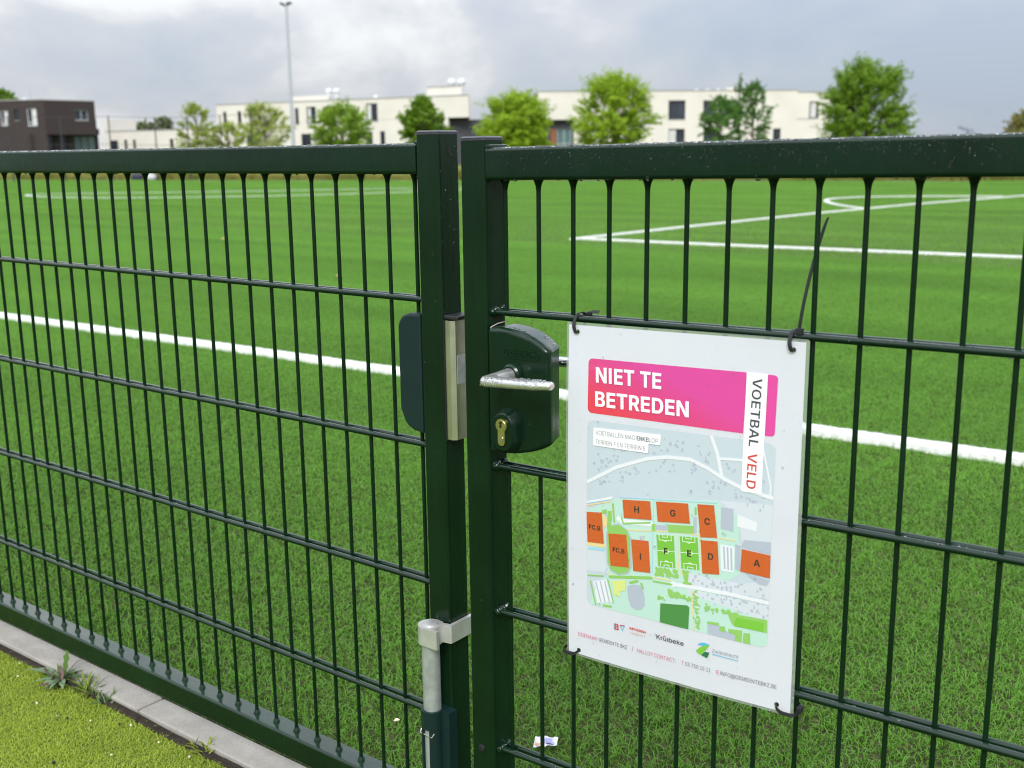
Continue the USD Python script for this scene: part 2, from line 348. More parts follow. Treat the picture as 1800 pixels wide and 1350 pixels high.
# the banner's print runs from pink to red in its lower left corner
M('ink_banner', {'g': ('geometry', {}), 's': ('separate_xyz', {}), 'a': ('math', {'math_type': 'multiply_add', 'value2': 1.0, 'value3': -1.33}), 'b': ('math', {'math_type': 'multiply_add', 'value2': 2.6, 'value3': -0.7095 * 2.6}), 'c': ('math', {'math_type': 'add'}),
                 'n': ('map_range', {'from_min': 0.05, 'from_max': 0.25, 'to_min': 0.0, 'to_max': 1.0}), 'r': ('rgb_ramp', {'ramp': [(0.0, srgb(214, 54, 74)), (0.45, srgb(208, 56, 112)), (1.0, srgb(206, 60, 146))]}),
                 'p': ('principled_bsdf', {'roughness': 0.6, 'coat_weight': 1.0, 'coat_roughness': 0.12})},
  [('g.position', 's.vector'), ('s.x', 'a.value1'), ('s.z', 'b.value1'), ('a.value', 'c.value1'), ('b.value', 'c.value2'), ('c.value', 'n.value'), ('n.result', 'r.fac'), ('r.color', 'p.base_color')])

# ------------------------------------------------------------------ ground, field, kerb
def flat_poly(poly, z, seg=None):
    if seg: poly = poly.segmentize(seg)
    v, f = trimesh.creation.triangulate_polygon(poly, engine='earcut')
    return trimesh.Trimesh(np.c_[v, np.full(len(v), z)], f, process=False)


FAR_A, FAR_B = np.array([-41.6, 28.0]), np.array([-7.0, 34.1])
FAR_D = (FAR_B - FAR_A) / np.linalg.norm(FAR_B - FAR_A); FAR_N = np.array([-FAR_D[1], FAR_D[0]])
far_l, far_r = FAR_A - 30 * FAR_D, FAR_B + 32 * FAR_D
single('ground', flat_poly(sg.box(-900, -60, 700, 1500), -0.07), 'meadow', kind='structure')
field_poly = sg.Polygon([(-62, 0.034), (25, 0.034), far_r, far_l])
single('football_field', flat_poly(field_poly, -0.012), 'turf_base', kind='structure')
single('path', flat_poly(sg.Polygon([far_l, far_r, far_r + FAR_N * .5, far_l + FAR_N * .5]), -0.02), 'path_grey', kind='structure')
single('outer_turf', flat_poly(sg.Polygon([(-6, -0.0335), (-6, -8), (9, -8), (9, -0.0335)]), -0.0125), 'moss_base', kind='structure')

kerb = free('/World', 'kerb'); tag(UsdGeom.Xform.Define(stage, kerb).GetPrim(), kind='structure')
joint0 = 0.326
for k in range(-4, 5):
    a, b = joint0 + k * 1.0 + 0.002, joint0 + (k + 1) * 1.0 - 0.002
    st = rbox(a, b, -0.0235, 0.0335, -0.16, 0.0 + (0.0012 if k % 2 else 0), 0.004, 3)
    part(kerb, 'kerb_stone', st, 'concrete', smooth=35)

# turf fibres ----------------------------------------------------------
def blades(n, size, h0, h1, w, lean, curl, r, base_z=0.0, seg=2):
    """n fibres on a size x size patch; each a tapered bent strip."""
    xy = r.uniform(-size / 2, size / 2, (n, 2)); th = r.uniform(0, 2 * np.pi, n); h = r.uniform(h0, h1, n)
    az = r.uniform(0, 2 * np.pi, n); ln = np.abs(r.normal(0, lean, n)) + 0.05; ww = w * r.uniform(.7, 1.25, n)
    V, F = [], []
    for i in range(n):
        d = np.array([math.cos(th[i]), math.sin(th[i]), 0]) * ww[i] / 2; l = np.array([math.cos(az[i]), math.sin(az[i]), 0])
        o = np.array([xy[i, 0], xy[i, 1], base_z]); b = len(V)
        for s in range(seg + 1):
            t = s / seg; a = ln[i] * t + curl * t * t
            p = o + h[i] * t * (l * math.sin(a) + np.array([0, 0, math.cos(a)])); k = 1 - 0.75 * t
            if s < seg: V += [p - d * k, p + d * k]
            else: V.append(p)
        for s in range(seg - 1): F += [[b + 2 * s, b + 2 * s + 1, b + 2 * s + 3], [b + 2 * s, b + 2 * s + 3, b + 2 * s + 2]]
        e = b + 2 * (seg - 1); F.append([e, e + 1, e + 2])
    return trimesh.Trimesh(np.array(V), F, process=False)


def instancer(name, protos, pos, rot, scale, kind='stuff', label=None, cat=None, idx=None, parent='/World'):
    p = free(parent, name); pi = UsdGeom.PointInstancer.Define(stage, p)
    rel = []
    for k, (m, mat) in enumerate(protos):
        q = f'{p}/{name}_clump_{k + 1:03d}'
        usdkit.mesh(stage, q, m, MAT[mat]); rel.append(Sdf.Path(q))
    pi.CreatePrototypesRel().SetTargets(rel)
    n = len(pos)
    pi.CreateProtoIndicesAttr(Vt.IntArray.FromNumpy((idx if idx is not None else np.arange(n) % len(protos)).astype(np.int32)))
    pi.CreatePositionsAttr(Vt.Vec3fArray.FromNumpy(np.asarray(pos, np.float32)))
    pi.CreateOrientationsAttr(Vt.QuathArray([Gf.Quath(float(math.cos(a / 2)), 0, 0, float(math.sin(a / 2))) for a in rot]))
    s = np.asarray(scale, np.float32); s = np.repeat(s[:, None], 3, 1) if s.ndim == 1 else s
    pi.CreateScalesAttr(Vt.Vec3fArray.FromNumpy(s))
    tag(pi.GetPrim(), label, cat, None, kind)


HALF = math.atan(900 / FPX) + math.radians(11)
def seen(x, y, m=0.35):
    d = np.stack([x - EYE[0], y - EYE[1]], -1); dist = np.hypot(d[..., 0], d[..., 1])
    a = np.arctan2(d[..., 0], d[..., 1]) + YAW
    return (np.abs(a) < HALF + m / np.maximum(dist, .3)) & (dist > 0.4)


rb = np.random.default_rng(5)
near_p = [(blades(1600, 0.26, .015, .031, .0022, .62, .9, rb, seg=3), 'turf_blade') for _ in range(4)]
near_t = [(blades(46, 0.26, .010, .022, .0016, 1.2, .6, rb), 'thatch')]
near_r = [(blades(1500, 0.26, .008, .017, .0026, .9, 1.6, rb), 'root_shade_fibre') for _ in range(2)]
X, Y = np.meshgrid(np.arange(-24, 4, .25), np.arange(.175, 9.0, .25)); X, Y = X.ravel(), Y.ravel()
k = seen(X, Y); X, Y = X[k], Y[k]
P = np.c_[X, Y, np.full(len(X), -0.0115)]
tk_ = (meshkit.fbm(np.c_[P[:, :2] * 1.3, np.zeros(len(P))], 3, 2) + np.clip(.9 - P[:, 1], 0, .4) * .5) > .52
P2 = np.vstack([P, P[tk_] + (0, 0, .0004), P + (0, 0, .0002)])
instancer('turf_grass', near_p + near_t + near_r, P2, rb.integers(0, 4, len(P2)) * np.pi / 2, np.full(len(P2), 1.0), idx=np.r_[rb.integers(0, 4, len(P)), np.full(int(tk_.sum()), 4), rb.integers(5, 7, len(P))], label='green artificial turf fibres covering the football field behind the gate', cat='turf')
far_p = [(blades(3000, 1.02, .020, .034, .0050, .40, .5, rb), 'turf_blade') for _ in range(3)]
X, Y = np.meshgrid(np.arange(-62, 10, 1.0), np.arange(9.55, 41, 1.0)); X, Y = X.ravel(), Y.ravel()
q = np.c_[X, Y] - FAR_A; k = seen(X, Y, 1.0) & ((q @ FAR_N) < -0.45); X, Y = X[k], Y[k]
P = np.c_[X, Y, np.full(len(X), -0.0115)]
instancer('turf_grass', far_p, P, rb.integers(0, 4, len(P)) * np.pi / 2, np.full(len(P), 1.0), idx=rb.integers(0, 3, len(P)), label='far part of the green artificial turf beyond the nearest white line', cat='turf')

# short mossy turf in front of the kerb
moss = [(blades(2700, 0.16, .005, .013, .0021, .9, 1.0, rb), 'moss_fibre') for _ in range(4)]
X, Y = np.meshgrid(np.arange(-1.4, 3.0, .15), np.arange(-.1125, -1.6, -.15)); X, Y = X.ravel(), Y.ravel()
P = np.c_[X, Y, np.full(len(X), -0.0122)]
instancer('moss_turf', moss, P, rb.integers(0, 4, len(P)) * np.pi / 2, np.full(len(P), 1.0), idx=rb.integers(0, 4, len(P)), label='short yellow green curly turf in front of the kerb, lower left', cat='turf')
# dark and pale grit lying in it
g = []
for _ in range(150):
    s = rng.uniform(.0012, .0032); o = trimesh.creation.icosphere(subdivisions=1, radius=s)
    o.vertices *= rng.uniform(.6, 1.2, 3); o.apply_translation((rng.uniform(-.6, 1.1), rng.uniform(-.62, -.05), -0.003)); g.append(o)
single('grit', cat_(g[:80]), 'grit_dark', 'dark grains of rubber scattered over the yellow green turf', 'grit', kind='stuff')
single('grit', cat_(g[80:]), 'crumb', 'pale grains of sand scattered over the yellow green turf', 'grit', kind='stuff')
# soil and dirt collected along the kerb's foot
so_ = sg.LineString([(-1.2, -.031), (0.1, -.030), (.33, -.033), (.46, -.036), (.62, -.034), (1.4, -.032)])  .buffer(.0075)
gm = trimesh.creation.extrude_polygon(so_.segmentize(.004), .005, engine='earcut'); gm.vertices[:, 2] += -0.0120 + 0.004 * (meshkit.noise(gm.vertices * 160) - .5)
single('dirt', gm, 'soil', kind='structure')

# white lines: raised pile of white fibre standing a little proud of the green
def ribbon(pts, w, z0, z1, wob=.0):
    ls = sg.LineString(pts).segmentize(.4 if wob == 0 else .02); pl = ls.buffer(w / 2, cap_style='flat', join_style='mitre')
    if wob:
        pl = pl.segmentize(.012); e = np.array(pl.exterior.coords)[:-1]; e = e + wob * (meshkit.noise(np.c_[e, np.zeros(len(e))] * 55)[:, None] - .5) * 2; pl = sg.Polygon(e).buffer(0)
    m = trimesh.creation.extrude_polygon(pl, z1 - z0, engine='earcut'); m.apply_translation((0, 0, z0)); return m


def rounded(pts, n=3):
    p = np.array(pts, float)
    for _ in range(n):
        q = [p[0]]
        for a, b in zip(p[:-1], p[1:]): q += [a * .75 + b * .25, a * .25 + b * .75]
        p = np.array(q + [p[-1]])
    return [tuple(x) for x in p]


def white_line(pts, w, label, z1=.013, fibre=0, wob=0.0):
    t = free('/World', 'field_line'); tag(UsdGeom.Xform.Define(stage, t).GetPrim(), label, 'line marking', None, 'structure')
    part(t, 'white_pile', ribbon(pts, w, -.010, z1, wob), 'white_pile')
    if fibre:
        ls = sg.LineString(pts); n = int(ls.length * fibre); V = []
        b = blades(n, 1.0, .010, .020, .0017, .5, .5, rb)
        s = rb.uniform(0, ls.length, n); off = rb.uniform(-w / 2, w / 2, n) * 1.04
        for kk in range(n):
            p = ls.interpolate(s[kk]); q = ls.interpolate(s[kk] + .01); d = np.array([q.x - p.x, q.y - p.y]); d /= np.linalg.norm(d) + 1e-9
            v = b.vertices[5 * kk:5 * kk + 5]; c = (v[0] + v[1]) / 2
            b.vertices[5 * kk:5 * kk + 5] = v - c + (p.x - d[1] * off[kk], p.y + d[0] * off[kk], z1 - .004)
        part(t, 'white_fibre', b, 'white_blade', kind='stuff')


tl = lambda x: (x, 2.668 + .0275 * x)
white_line([tl(-9.5), tl(-6), tl(0), tl(3.2)], .088, 'white touch line nearest the gate, running behind both leaves', z1=.015, fibre=900, wob=.007)
white_line([(-5.36, 9.62), (-5.22, 12.2), (-4.95, 15.8), (-4.55, 19.2), (-3.55, 24.2), (-2.4, 31.0)], .080, 'white penalty area line running away towards the goal side, with an arc on it')
white_line([(-5.30, 9.75), (-3.9, 9.76), (-.5, 9.90), (3.0, 10.0)], .080, 'white penalty area side line parallel to the touch line')
white_line(rounded([(-4.78, 17.45), (-5.1, 17.8), (-5.75, 18.6), (-6.4, 19.7), (-6.72, 20.7), (-6.6, 21.6), (-6.2, 22.2), (-5.2, 22.7), (-4.0, 23.1)]), .085, 'white penalty arc bulging out of the penalty area line')
white_line(rounded([(-19.0, 24.8), (-20.46, 23.27), (-22.4, 21.0), (-24.6, 18.7), (-27.3, 16.6), (-28.0, 15.8), (-27.7, 15.15), (-26.4, 14.75), (-25.0, 14.6), (-23.06, 14.95), (-21.1, 16.25), (-19.3, 18.25), (-18.37, 21.0), (-17.9, 23)]), .11, 'white rounded line loop far off behind the left gate leaf', z1=.006)

# tall grass and herbs along the far edge
tp = [(blades(90, .7, .15, .75, .024, .35, .5, rb), 'verge_blade') for _ in range(4)]
n = 4200; s = rb.uniform(-26, 60, n); d = .75 + rb.uniform(0, 1, n) ** 1.4 * 5.0
XY = FAR_A + s[:, None] * FAR_D + d[:, None] * FAR_N
k = seen(XY[:, 0], XY[:, 1], 2); XY = XY[k]; n = len(XY)
dens = meshkit.noise(np.c_[XY * .35, np.zeros(n)], 3)
instancer('verge_grass', tp, np.c_[XY, np.full(n, -.07)], rb.uniform(0, 6.28, n), .45 + .75 * dens, idx=rb.integers(0, 4, n), label='yellow and green tall grass along the far edge of the field', cat='tall grass')

# ------------------------------------------------------------------ gate leaves
ZT, ZTB, ZB, ZBT = 1.0285, 0.9895, 0.0475, 0.088     # top rail top and underside, bottom rail
ZH = [0.8252, 0.6252, 0.4252, 0.2252]
HB = .02                                              # half the depth of the frame
def rod_mesh(x, z0, z1, up=True, foot=True, seed=0):
    r = .0029
    pr = []
    if foot: pr += [(.0062, z0 - .001), (.0058, z0 + .002), (.0040, z0 + .0052)]
    pr += [(r, z0 + (.009 if foot else 0)), (r, z1 - (.013 if up else 0))]
    if up: pr += [(.0036, z1 - .0075), (.0050, z1 - .0032), (.0074, z1 + .001)]
    m = lathe(pr, 12); m.apply_translation((x, 0, 0)); return m


def wire(x0, x1, y, z, r=.004, bumps=()):
    xs = np.linspace(x0, x1, max(2, int((x1 - x0) / .05) + 1))
    return tube_path(np.c_[xs, np.full(len(xs), y), np.full(len(xs), z)], r, 12)


def weld(x, y, z, r, sx=1.0):
    s = trimesh.creation.icosphere(subdivisions=2, radius=r); v = s.vertices
    s.vertices = v * (1 + .5 * (meshkit.noise(v / r * 1.7 + (x * 90, y * 50, z * 70)) - .5))[:, None] * (sx, 1, 1); s.apply_translation((x, y, z)); return s


def cap_mesh(x0, x1, z):
    p = sg.box(x0 + .004, -HB + .004, x1 - .004, HB - .004).buffer(.0045)
    a = trimesh.creation.extrude_polygon(p, .0034, engine='earcut'); a.apply_translation((0, 0, z))
    b = a.vertices; top = sg.box(x0 + .006, -HB + .006, x1 - .006, HB - .006).buffer(.0035)
    t = trimesh.creation.extrude_polygon(top, .0052, engine='earcut'); t.apply_translation((0, 0, z))
    return trimesh.convex.convex_hull(np.vstack([a.vertices, t.vertices]))


def sag(m):
    """The right leaf hangs a little out of square."""
    v = m.vertices.copy(); v[:, 2] += np.interp(v[:, 2], [.0, .2252, .4252, .6252, .8252, .99], [-.006, -.0053, -.0033, -.0014, .0006, .0001]) + .0100 * (v[:, 0] - .3)
    return trimesh.Trimesh(v, m.faces, process=False)


left = thing('gate_leaf', 'dark green gate leaf on the left, with the metal drop bolt and the bare bars', 'gate', 'double gate leaves', at=(0, 0, 0))
right = thing('gate_leaf', 'dark green gate leaf on the right, carrying the lock, the handle and the white notice', 'gate', 'double gate leaves', at=(1.2035, -0.003, -0.0038), rotz=0.0247)
# left: stile at x 1.0710..1.1105
LX0, LX1 = 1.0710, 1.1105
part(left, 'stile', tube_box(LX0, LX1, -HB, HB, ZB, 1.0392, 'z', .0042), 'green_paint', smooth=40)
part(left, 'stile_cap', cap_mesh(LX0, LX1, 1.0393), 'cap_plastic', smooth=25)
hole = cyl((LX1 - .0005, .001, 1.0185), (LX1 + .0006, .001, 1.0185), .0043, n=20); part(left, 'drain_hole', hole, 'dark_hole')
part(left, 'top_rail', tube_box(-.80, LX0 - .0008, -HB + .0004, HB - .0004, ZTB, ZT, 'x', .0045, 7), 'green_wet', smooth=40)
part(left, 'bottom_rail', tube_box(-.80, LX0 - .0008, -HB + .0004, HB - .0004, ZB, ZBT, 'x', .0045, 7), 'green_wet', smooth=40)
part(left, 'weld_seam', cat_([rbox(LX0 - .006, LX0 + .001, -HB + .003, HB - .003, ZT - .003, ZT + .0035, .002, 3)]), 'green_wet', smooth=60)
for i in range(-15, 22):
    part(left, 'rod', rod_mesh(i * .05, ZBT, ZTB), 'green_paint', smooth=50)
for z in ZH:
    for s in (-1, 1): part(left, 'wire', wire(-.80, LX0 + .001, s * .0071, z), 'green_wet', smooth=60)
part(left, 'stile', tube_box(-.8408, -.8008, -HB, HB, ZB, 1.0392, 'z', .0042), 'green_paint', smooth=40)
part(left, 'stile_cap', cap_mesh(-.8408, -.8008, 1.0393), 'cap_plastic', smooth=25)
# right (own axes: s along the leaf from its first rod)
RX0, RX1, REND, DZR = -.0550, -.0160, .98, 0.0
part(right, 'stile', sag(tube_box(RX0, RX1, -HB, HB, ZB, 1.0375, 'z', .0042)), 'green_paint', smooth=40)
part(right, 'stile_cap', sag(cap_mesh(RX0, RX1, 1.0376)), 'cap_plastic', smooth=25)
part(right, 'top_rail', sag(tube_box(RX1 + .0008, REND, -HB + .0004, HB - .0004, ZTB + DZR, ZT + DZR, 'x', .0045, 7)), 'green_wet', smooth=40)
part(right, 'bottom_rail', sag(tube_box(RX1 + .0008, REND, -HB + .0004, HB - .0004, ZB, ZBT + DZR, 'x', .0045, 7)), 'green_wet', smooth=40)
part(right, 'stile', sag(tube_box(REND + .0008, REND + .04, -HB, HB, ZB, 1.0375, 'z', .0042)), 'green_paint', smooth=40)
part(right, 'weld_seam', sag(cat_([rbox(RX1 - .0015, RX1 + .008, -HB + .0015, HB - .003, ZT + DZR - .004, ZT + DZR + .0042, .0022, 3)])), 'green_wet', smooth=60)
for i in range(0, 20):
    if i < 2:      # cut away where the lock sits
        part(right, 'rod', sag(rod_mesh(i * .05, ZH[0] - .004, ZTB, foot=False)), 'green_paint', smooth=50)
        part(right, 'rod', sag(rod_mesh(i * .05, ZBT, ZH[1] + .004, up=False)), 'green_paint', smooth=50)
    else: part(right, 'rod', sag(rod_mesh(i * .05, ZBT, ZTB)), 'green_paint', smooth=50)
for z in ZH:
    for s in (-1, 1):
        part(right, 'wire', sag(wire(RX1 - .001, REND, s * .0071, z)), 'green_wet', smooth=60)
        part(right, 'weld_bead', sag(cat_([weld(RX1 + .0015, s * .0075, z + DZR, .0066, .9), weld(RX1 + .004, s * .0071, z + DZR + .003, .0045)])), 'green_wet', smooth=60)
plug = lathe([(.0, .0024), (.0035, .0023), (.0052, .0014), (.0056, 0)], 20); plug.apply_transform(trimesh.transformations.rotation_matrix(math.pi / 2, (1, 0, 0))); plug.apply_translation((-.0375, -HB - .0002, .2160))
part(right, 'plug', plug, 'black_plastic', smooth=40)

# lock case on the right leaf ------------------------------------------
def smooth_loop(pts, n=8):
    from scipy.interpolate import splprep, splev
    return pts


top = [(-.0088, .8040), (-.0040, .8062), (.0060, .8072), (.0190, .8066), (.0330, .8050), (.0470, .8022), (.0600, .7980), (.0720, .7920), (.0800, .7868), (.0838, .7820)]
bot = [(.0838, .6695), (.0810, .6655), (.0720, .6605), (.0590, .6555), (.0450, .6515), (.0300, .6482), (.0150, .6464), (.0000, .6460), (-.0088, .6462)]
prof = np.array(top + bot); cen = np.array([.030, .727])
def ring(inset, t, sx=1.0):
    p = sg.Polygon(prof).buffer(-inset); e = np.array(p.exterior.coords)
    e = np.c_[-.0088 + inset + (e[:, 0] + .0088 - inset) * sx, e[:, 1]]
    return np.c_[e[:, 0], np.full(len(e), t), e[:, 1]]
case_m = trimesh.convex.convex_hull(np.vstack([ring(.0050, -.0300), ring(.0028, -.0292), ring(.0012, -.0276), ring(.0, -.0245), ring(.0, -.018, .985), ring(.0008, .0130, .86)]))
lock = part(right, 'lock_case', case_m, 'lock_green', smooth=28)
seam = tube_path([(-.0096, -.0225, .6462), (-.0096, -.0235, .70), (-.0096, -.0235, .80), (-.0088, -.0215, .8058), (-.0070, -.010, .8088), (-.0060, .008, .8098)], .0007, 6)
part(lock, 'seal', seam, 'seal', smooth=True)
# raised name plate and its letters
def place(m, s, t, z, k=1.0, ang=0.0, sx=1.0):
    """Flat lettering (xy, extruded +z) stood up in the leaf's plane, facing the path."""
    v = m.vertices * (k * sx, k, 1); c, q = math.cos(ang), math.sin(ang)
    u, w = v[:, 0] * c - v[:, 1] * q, v[:, 0] * q + v[:, 1] * c
    return trimesh.Trimesh(np.c_[s + u, t - v[:, 2], z + w], m.faces, process=False)
pl = sg.LineString([(.0225, .7768), (.0655, .7768)]).buffer(.0058)
plm = trimesh.creation.extrude_polygon(pl.difference(pl.buffer(-.0009)), .0011, engine='earcut')
part(lock, 'name_plate', place(plm, 0, -.0299, 0), 'green_wet')
tm = meshkit.text_mesh('LOCINOX', .0056, .0010); tm.vertices[:, :2] -= tm.bounds[0][:2]
part(lock, 'lettering', place(tm, .0215, -.0299, .7740, sx=.0445 / (tm.bounds[1][0])), 'green_wet')
# rose and lever, front and rear
def lever(sgn):
    y = lambda t: sgn * t
    ms = []
    neck = [(.0300, y(.029), .7500), (.0285, y(.045), .7498), (.0262, y(.060), .7496), (.0250, y(.0745), .7494)]
    S = []
    for (a, b), (ra, rb_) in zip(zip(neck[:-1], neck[1:]), [(.0102, .0092), (.0092, .0080), (.0080, .0074)]):
        S.append((a, ra, b, rb_))
    def hull(pr):
        pts = []
        for c, (rx, ry, rz) in pr: pts.append(trimesh.creation.icosphere(subdivisions=3, radius=1).vertices * (rx, ry, rz) + c)
        return trimesh.convex.convex_hull(np.vstack(pts))
    for a, ra, b, rb_ in S: ms.append(hull([(a, (ra, ra, ra)), (b, (rb_, rb_, rb_))]))
    ms.append(hull([((.0245, y(.0760), .7494), (.0078, .0078, .0070)), ((.0600, y(.0775), .7513), (.0078, .0088, .0064)), ((.0980, y(.0765), .7530), (.006, .0088, .0060))]))
    ms.append(hull([((.0960, y(.0765), .7529), (.006, .0088, .0060)), ((.1160, y(.0740), .7538), (.0042, .0068, .0052))]))
    mm = m3.Manifold.batch_boolean([m3.Manifold(m3.Mesh(np.asarray(q.vertices, np.float32), np.asarray(q.faces, np.uint32))) for q in ms], m3.OpType.Add)
    return mm
part(lock, 'door_handle', lever(-1), 'brushed', smooth=35)
part(lock, 'door_handle', lever(1), 'chrome', smooth=35, label='chrome lever on the far side of the lock')
rose = cat_([cyl((.0305, -.0297, .7502), (.0303, -.0345, .7502), .0150, .0140, n=36), cyl((.0303, -.0345, .7502), (.0302, -.0365, .7501), .0140, .0118, n=36)])
part(lock, 'handle_rose', rose, 'lock_green', smooth=40)
# oval boss and euro-profile cylinder
ov = sg.LineString([(.0232, .6690), (.0232, .6880)]).buffer(.0165, quad_segs=12)
def ovring(p, t): e = np.array(p.exterior.coords); return np.c_[e[:, 0], np.full(len(e), t), e[:, 1]]
part(lock, 'cylinder_boss', trimesh.convex.convex_hull(np.vstack([ovring(ov.buffer(.003), -.0296), ovring(ov, -.034), ovring(ov.buffer(-.0008), -.0420), ovring(ov.buffer(-.0028), -.0440)])), 'lock_green', smooth=30)
eu = so.unary_union([sg.Point(.0232, .6880).buffer(.0084, quad_segs=16), sg.LineString([(.0232, .6880), (.0232, .6672)]).buffer(.0052, quad_segs=12)])
em = trimesh.creation.extrude_polygon(eu, .0030, engine='earcut'); cylp = part(lock, 'lock_cylinder', place(em, 0, -.0436, 0), 'brass', smooth=30)
em = trimesh.creation.extrude_polygon(sg.Point(.0232, .6880).buffer(.0070, quad_segs=16), .0008, engine='earcut'); part(lock, 'cylinder_plug', place(em, 0, -.0466, 0), 'brass', smooth=30)
kh = so.unary_union([sg.box(.0222, .6850, .0242, .6920), sg.Point(.0232, .6914).buffer(.0020), sg.box(.0212, .6862, .0236, .6882)])
part(lock, 'keyhole', place(trimesh.creation.extrude_polygon(kh, .0004, engine='earcut'), 0, -.0475, 0), 'dark_hole')
part(lock, 'cylinder_pin', place(trimesh.creation.extrude_polygon(sg.Point(.0232, .6705).buffer(.0032), .0006, engine='earcut'), 0, -.0466, 0), 'steel')

# keep on the left leaf --------------------------------------------------
kp = sg.Polygon([(LX0 - .0012, .8075), (1.0300 + .016, .8065), (1.036, .803), (1.0300, .7950), (1.0275, .788), (1.0275, .674), (1.0285, .672), (1.0305, .6700), (1.031, .6665), (1.035, .657), (1.042, .650), (1.052, .6455), (LX0 - .0012, .6435)])
def kring(i, t): e = np.array(kp.buffer(-i).exterior.coords); return np.c_[e[:, 0], np.full(len(e), t), e[:, 1]]
km = trimesh.convex.convex_hull(np.vstack([kring(.0034, -.0190), kring(.0012, -.0178), kring(0, -.0140), kring(0, .015)]))
keep = part(left, 'keep_cover', km, 'teal_plastic', smooth=28)
part(left, 'keep_frame', cat_([rbox(LX1 + .0004, 1.1360, -.0195, .0150, .8040, .8098, .002, 3), rbox(LX1 + .0004, 1.1120, -.0205, .0205, .6400, .8035, .0006, 3)]), 'black_plastic', smooth=40)
kx0, kx1 = 1.1124, 1.1275
ks = sg.Polygon([(kx0, -.0185), (kx0 + .0085, -.0185), (kx1 - .001, -.0140), (kx1 - .001, .0070), (kx1 - .003, .0095), (kx0, .0105)])
m = trimesh.creation.extrude_polygon(ks, .8025 - .6425, engine='earcut'); m.apply_translation((0, 0, .6425))
part(left, 'keep_plate', m, 'steel')
part(left, 'keep_plate', box(kx1 - .0013, kx1 - .0003, -.0115, .0045, .7180, .7560), 'galvanised', label='worn stainless strike strip in the keep')
part(left, 'keep_frame', box(kx0, kx1 - .002, .0107, .0180, .6425, .8035), 'black_plastic')

# drop bolt on the left leaf ---------------------------------------------
bx, by = 1.0885, -.0375
bolt = part(left, 'drop_bolt', cyl((bx, by, .052), (bx, by, .3775), .0126, n=36), 'galvanised', smooth=40)
part(bolt, 'bolt_head', lathe([(0, .3822), (.0085, .3821), (.0108, .3812), (.0112, .3778)], 30).apply_translation((bx, by, 0)), 'aluminium', smooth=35)
br = so.unary_union([sg.Point(bx, by).buffer(.0170, quad_segs=14), sg.box(bx - .001, by - .0170, 1.1150, by - .0118),
                     sg.LineString([(bx + .006, by + .0148), (1.1005, -.0272), (1.1142, -.0240), (1.1142, .022)]).buffer(.0028, join_style='round', cap_style='flat')])
m = trimesh.creation.extrude_polygon(br, .0262, engine='earcut'); m.apply_translation((0, 0, .3535))
part(left, 'bolt_bracket', m, 'aluminium', smooth=25)
gd = sg.Point(bx, by).buffer(.0165, quad_segs=14).union(sg.box(bx - .004, by, 1.1190, -HB - .0004)).difference(sg.Point(bx, by).buffer(.0130, quad_segs=14))
m = trimesh.creation.extrude_polygon(gd, .0270, engine='earcut'); m.apply_translation((0, 0, .2265))
gl = gd.difference(sg.Polygon([(bx, by), (bx - .013, by - .03), (bx + .012, by - .03)]))
m2 = trimesh.creation.extrude_polygon(gl, .180, engine='earcut'); m2.apply_translation((0, 0, .0460))
part(left, 'bolt_guide', cat_([m, m2]), 'teal_plastic', smooth=30)
part(left, 'bolt_clip', tube_path([(bx - .0135, by - .0095, .2225), (bx - .0125, by - .0125, .2170), (bx + .010, by - .0135, .2165), (bx + .0125, by - .0115, .2225)], .0014, 6), 'steel', smooth=True)

# ------------------------------------------------------------------ the laminated notice (own axes: those of the right leaf)
SG = dict(at=(1.2035, -0.003, -0.0038), rotz=0.0247)
sign = thing('notice_sign', 'white laminated football field notice with pink banner and map, tied to the right gate leaf', 'sign', **SG)
T0 = -.0134
def bend(s, z):
    """The sheet lies nearly flat: bowed slightly outwards low down and between its ties."""
    u = (s - .25) / .15; w = (z - .40) / .42
    return -.0030 * np.clip(1 - u * u, -1, 1) * np.clip(1 - w, 0, 1) - .0016 * np.sin(np.pi * np.clip(w, 0, 1)) * (1 - .5 * u) - .0007 * np.sin(u * 3.4 + 1.0 + w * 2) * np.sin(w * 7.5 + u)


def sheet(poly, lift, thick=.00012, dens=.018):
    """A flat printed or cut shape in the sheet's plane, lift metres in front of it."""
    ms = []
    for p in getattr(poly, 'geoms', [poly]):
        if p.area < 1e-9 or p.geom_type != 'Polygon': continue
        m = trimesh.creation.extrude_polygon(p, thick, engine='earcut')
        if max(np.ptp(m.vertices[:, 0]), np.ptp(m.vertices[:, 1])) > dens * 1.5: m = m.subdivide_to_size(dens, max_iter=14)
        v = m.vertices; ms.append(trimesh.Trimesh(np.c_[v[:, 0], T0 - lift - v[:, 2] + bend(v[:, 0], v[:, 1]), v[:, 1]], m.faces, process=False))
    return cat_(ms)


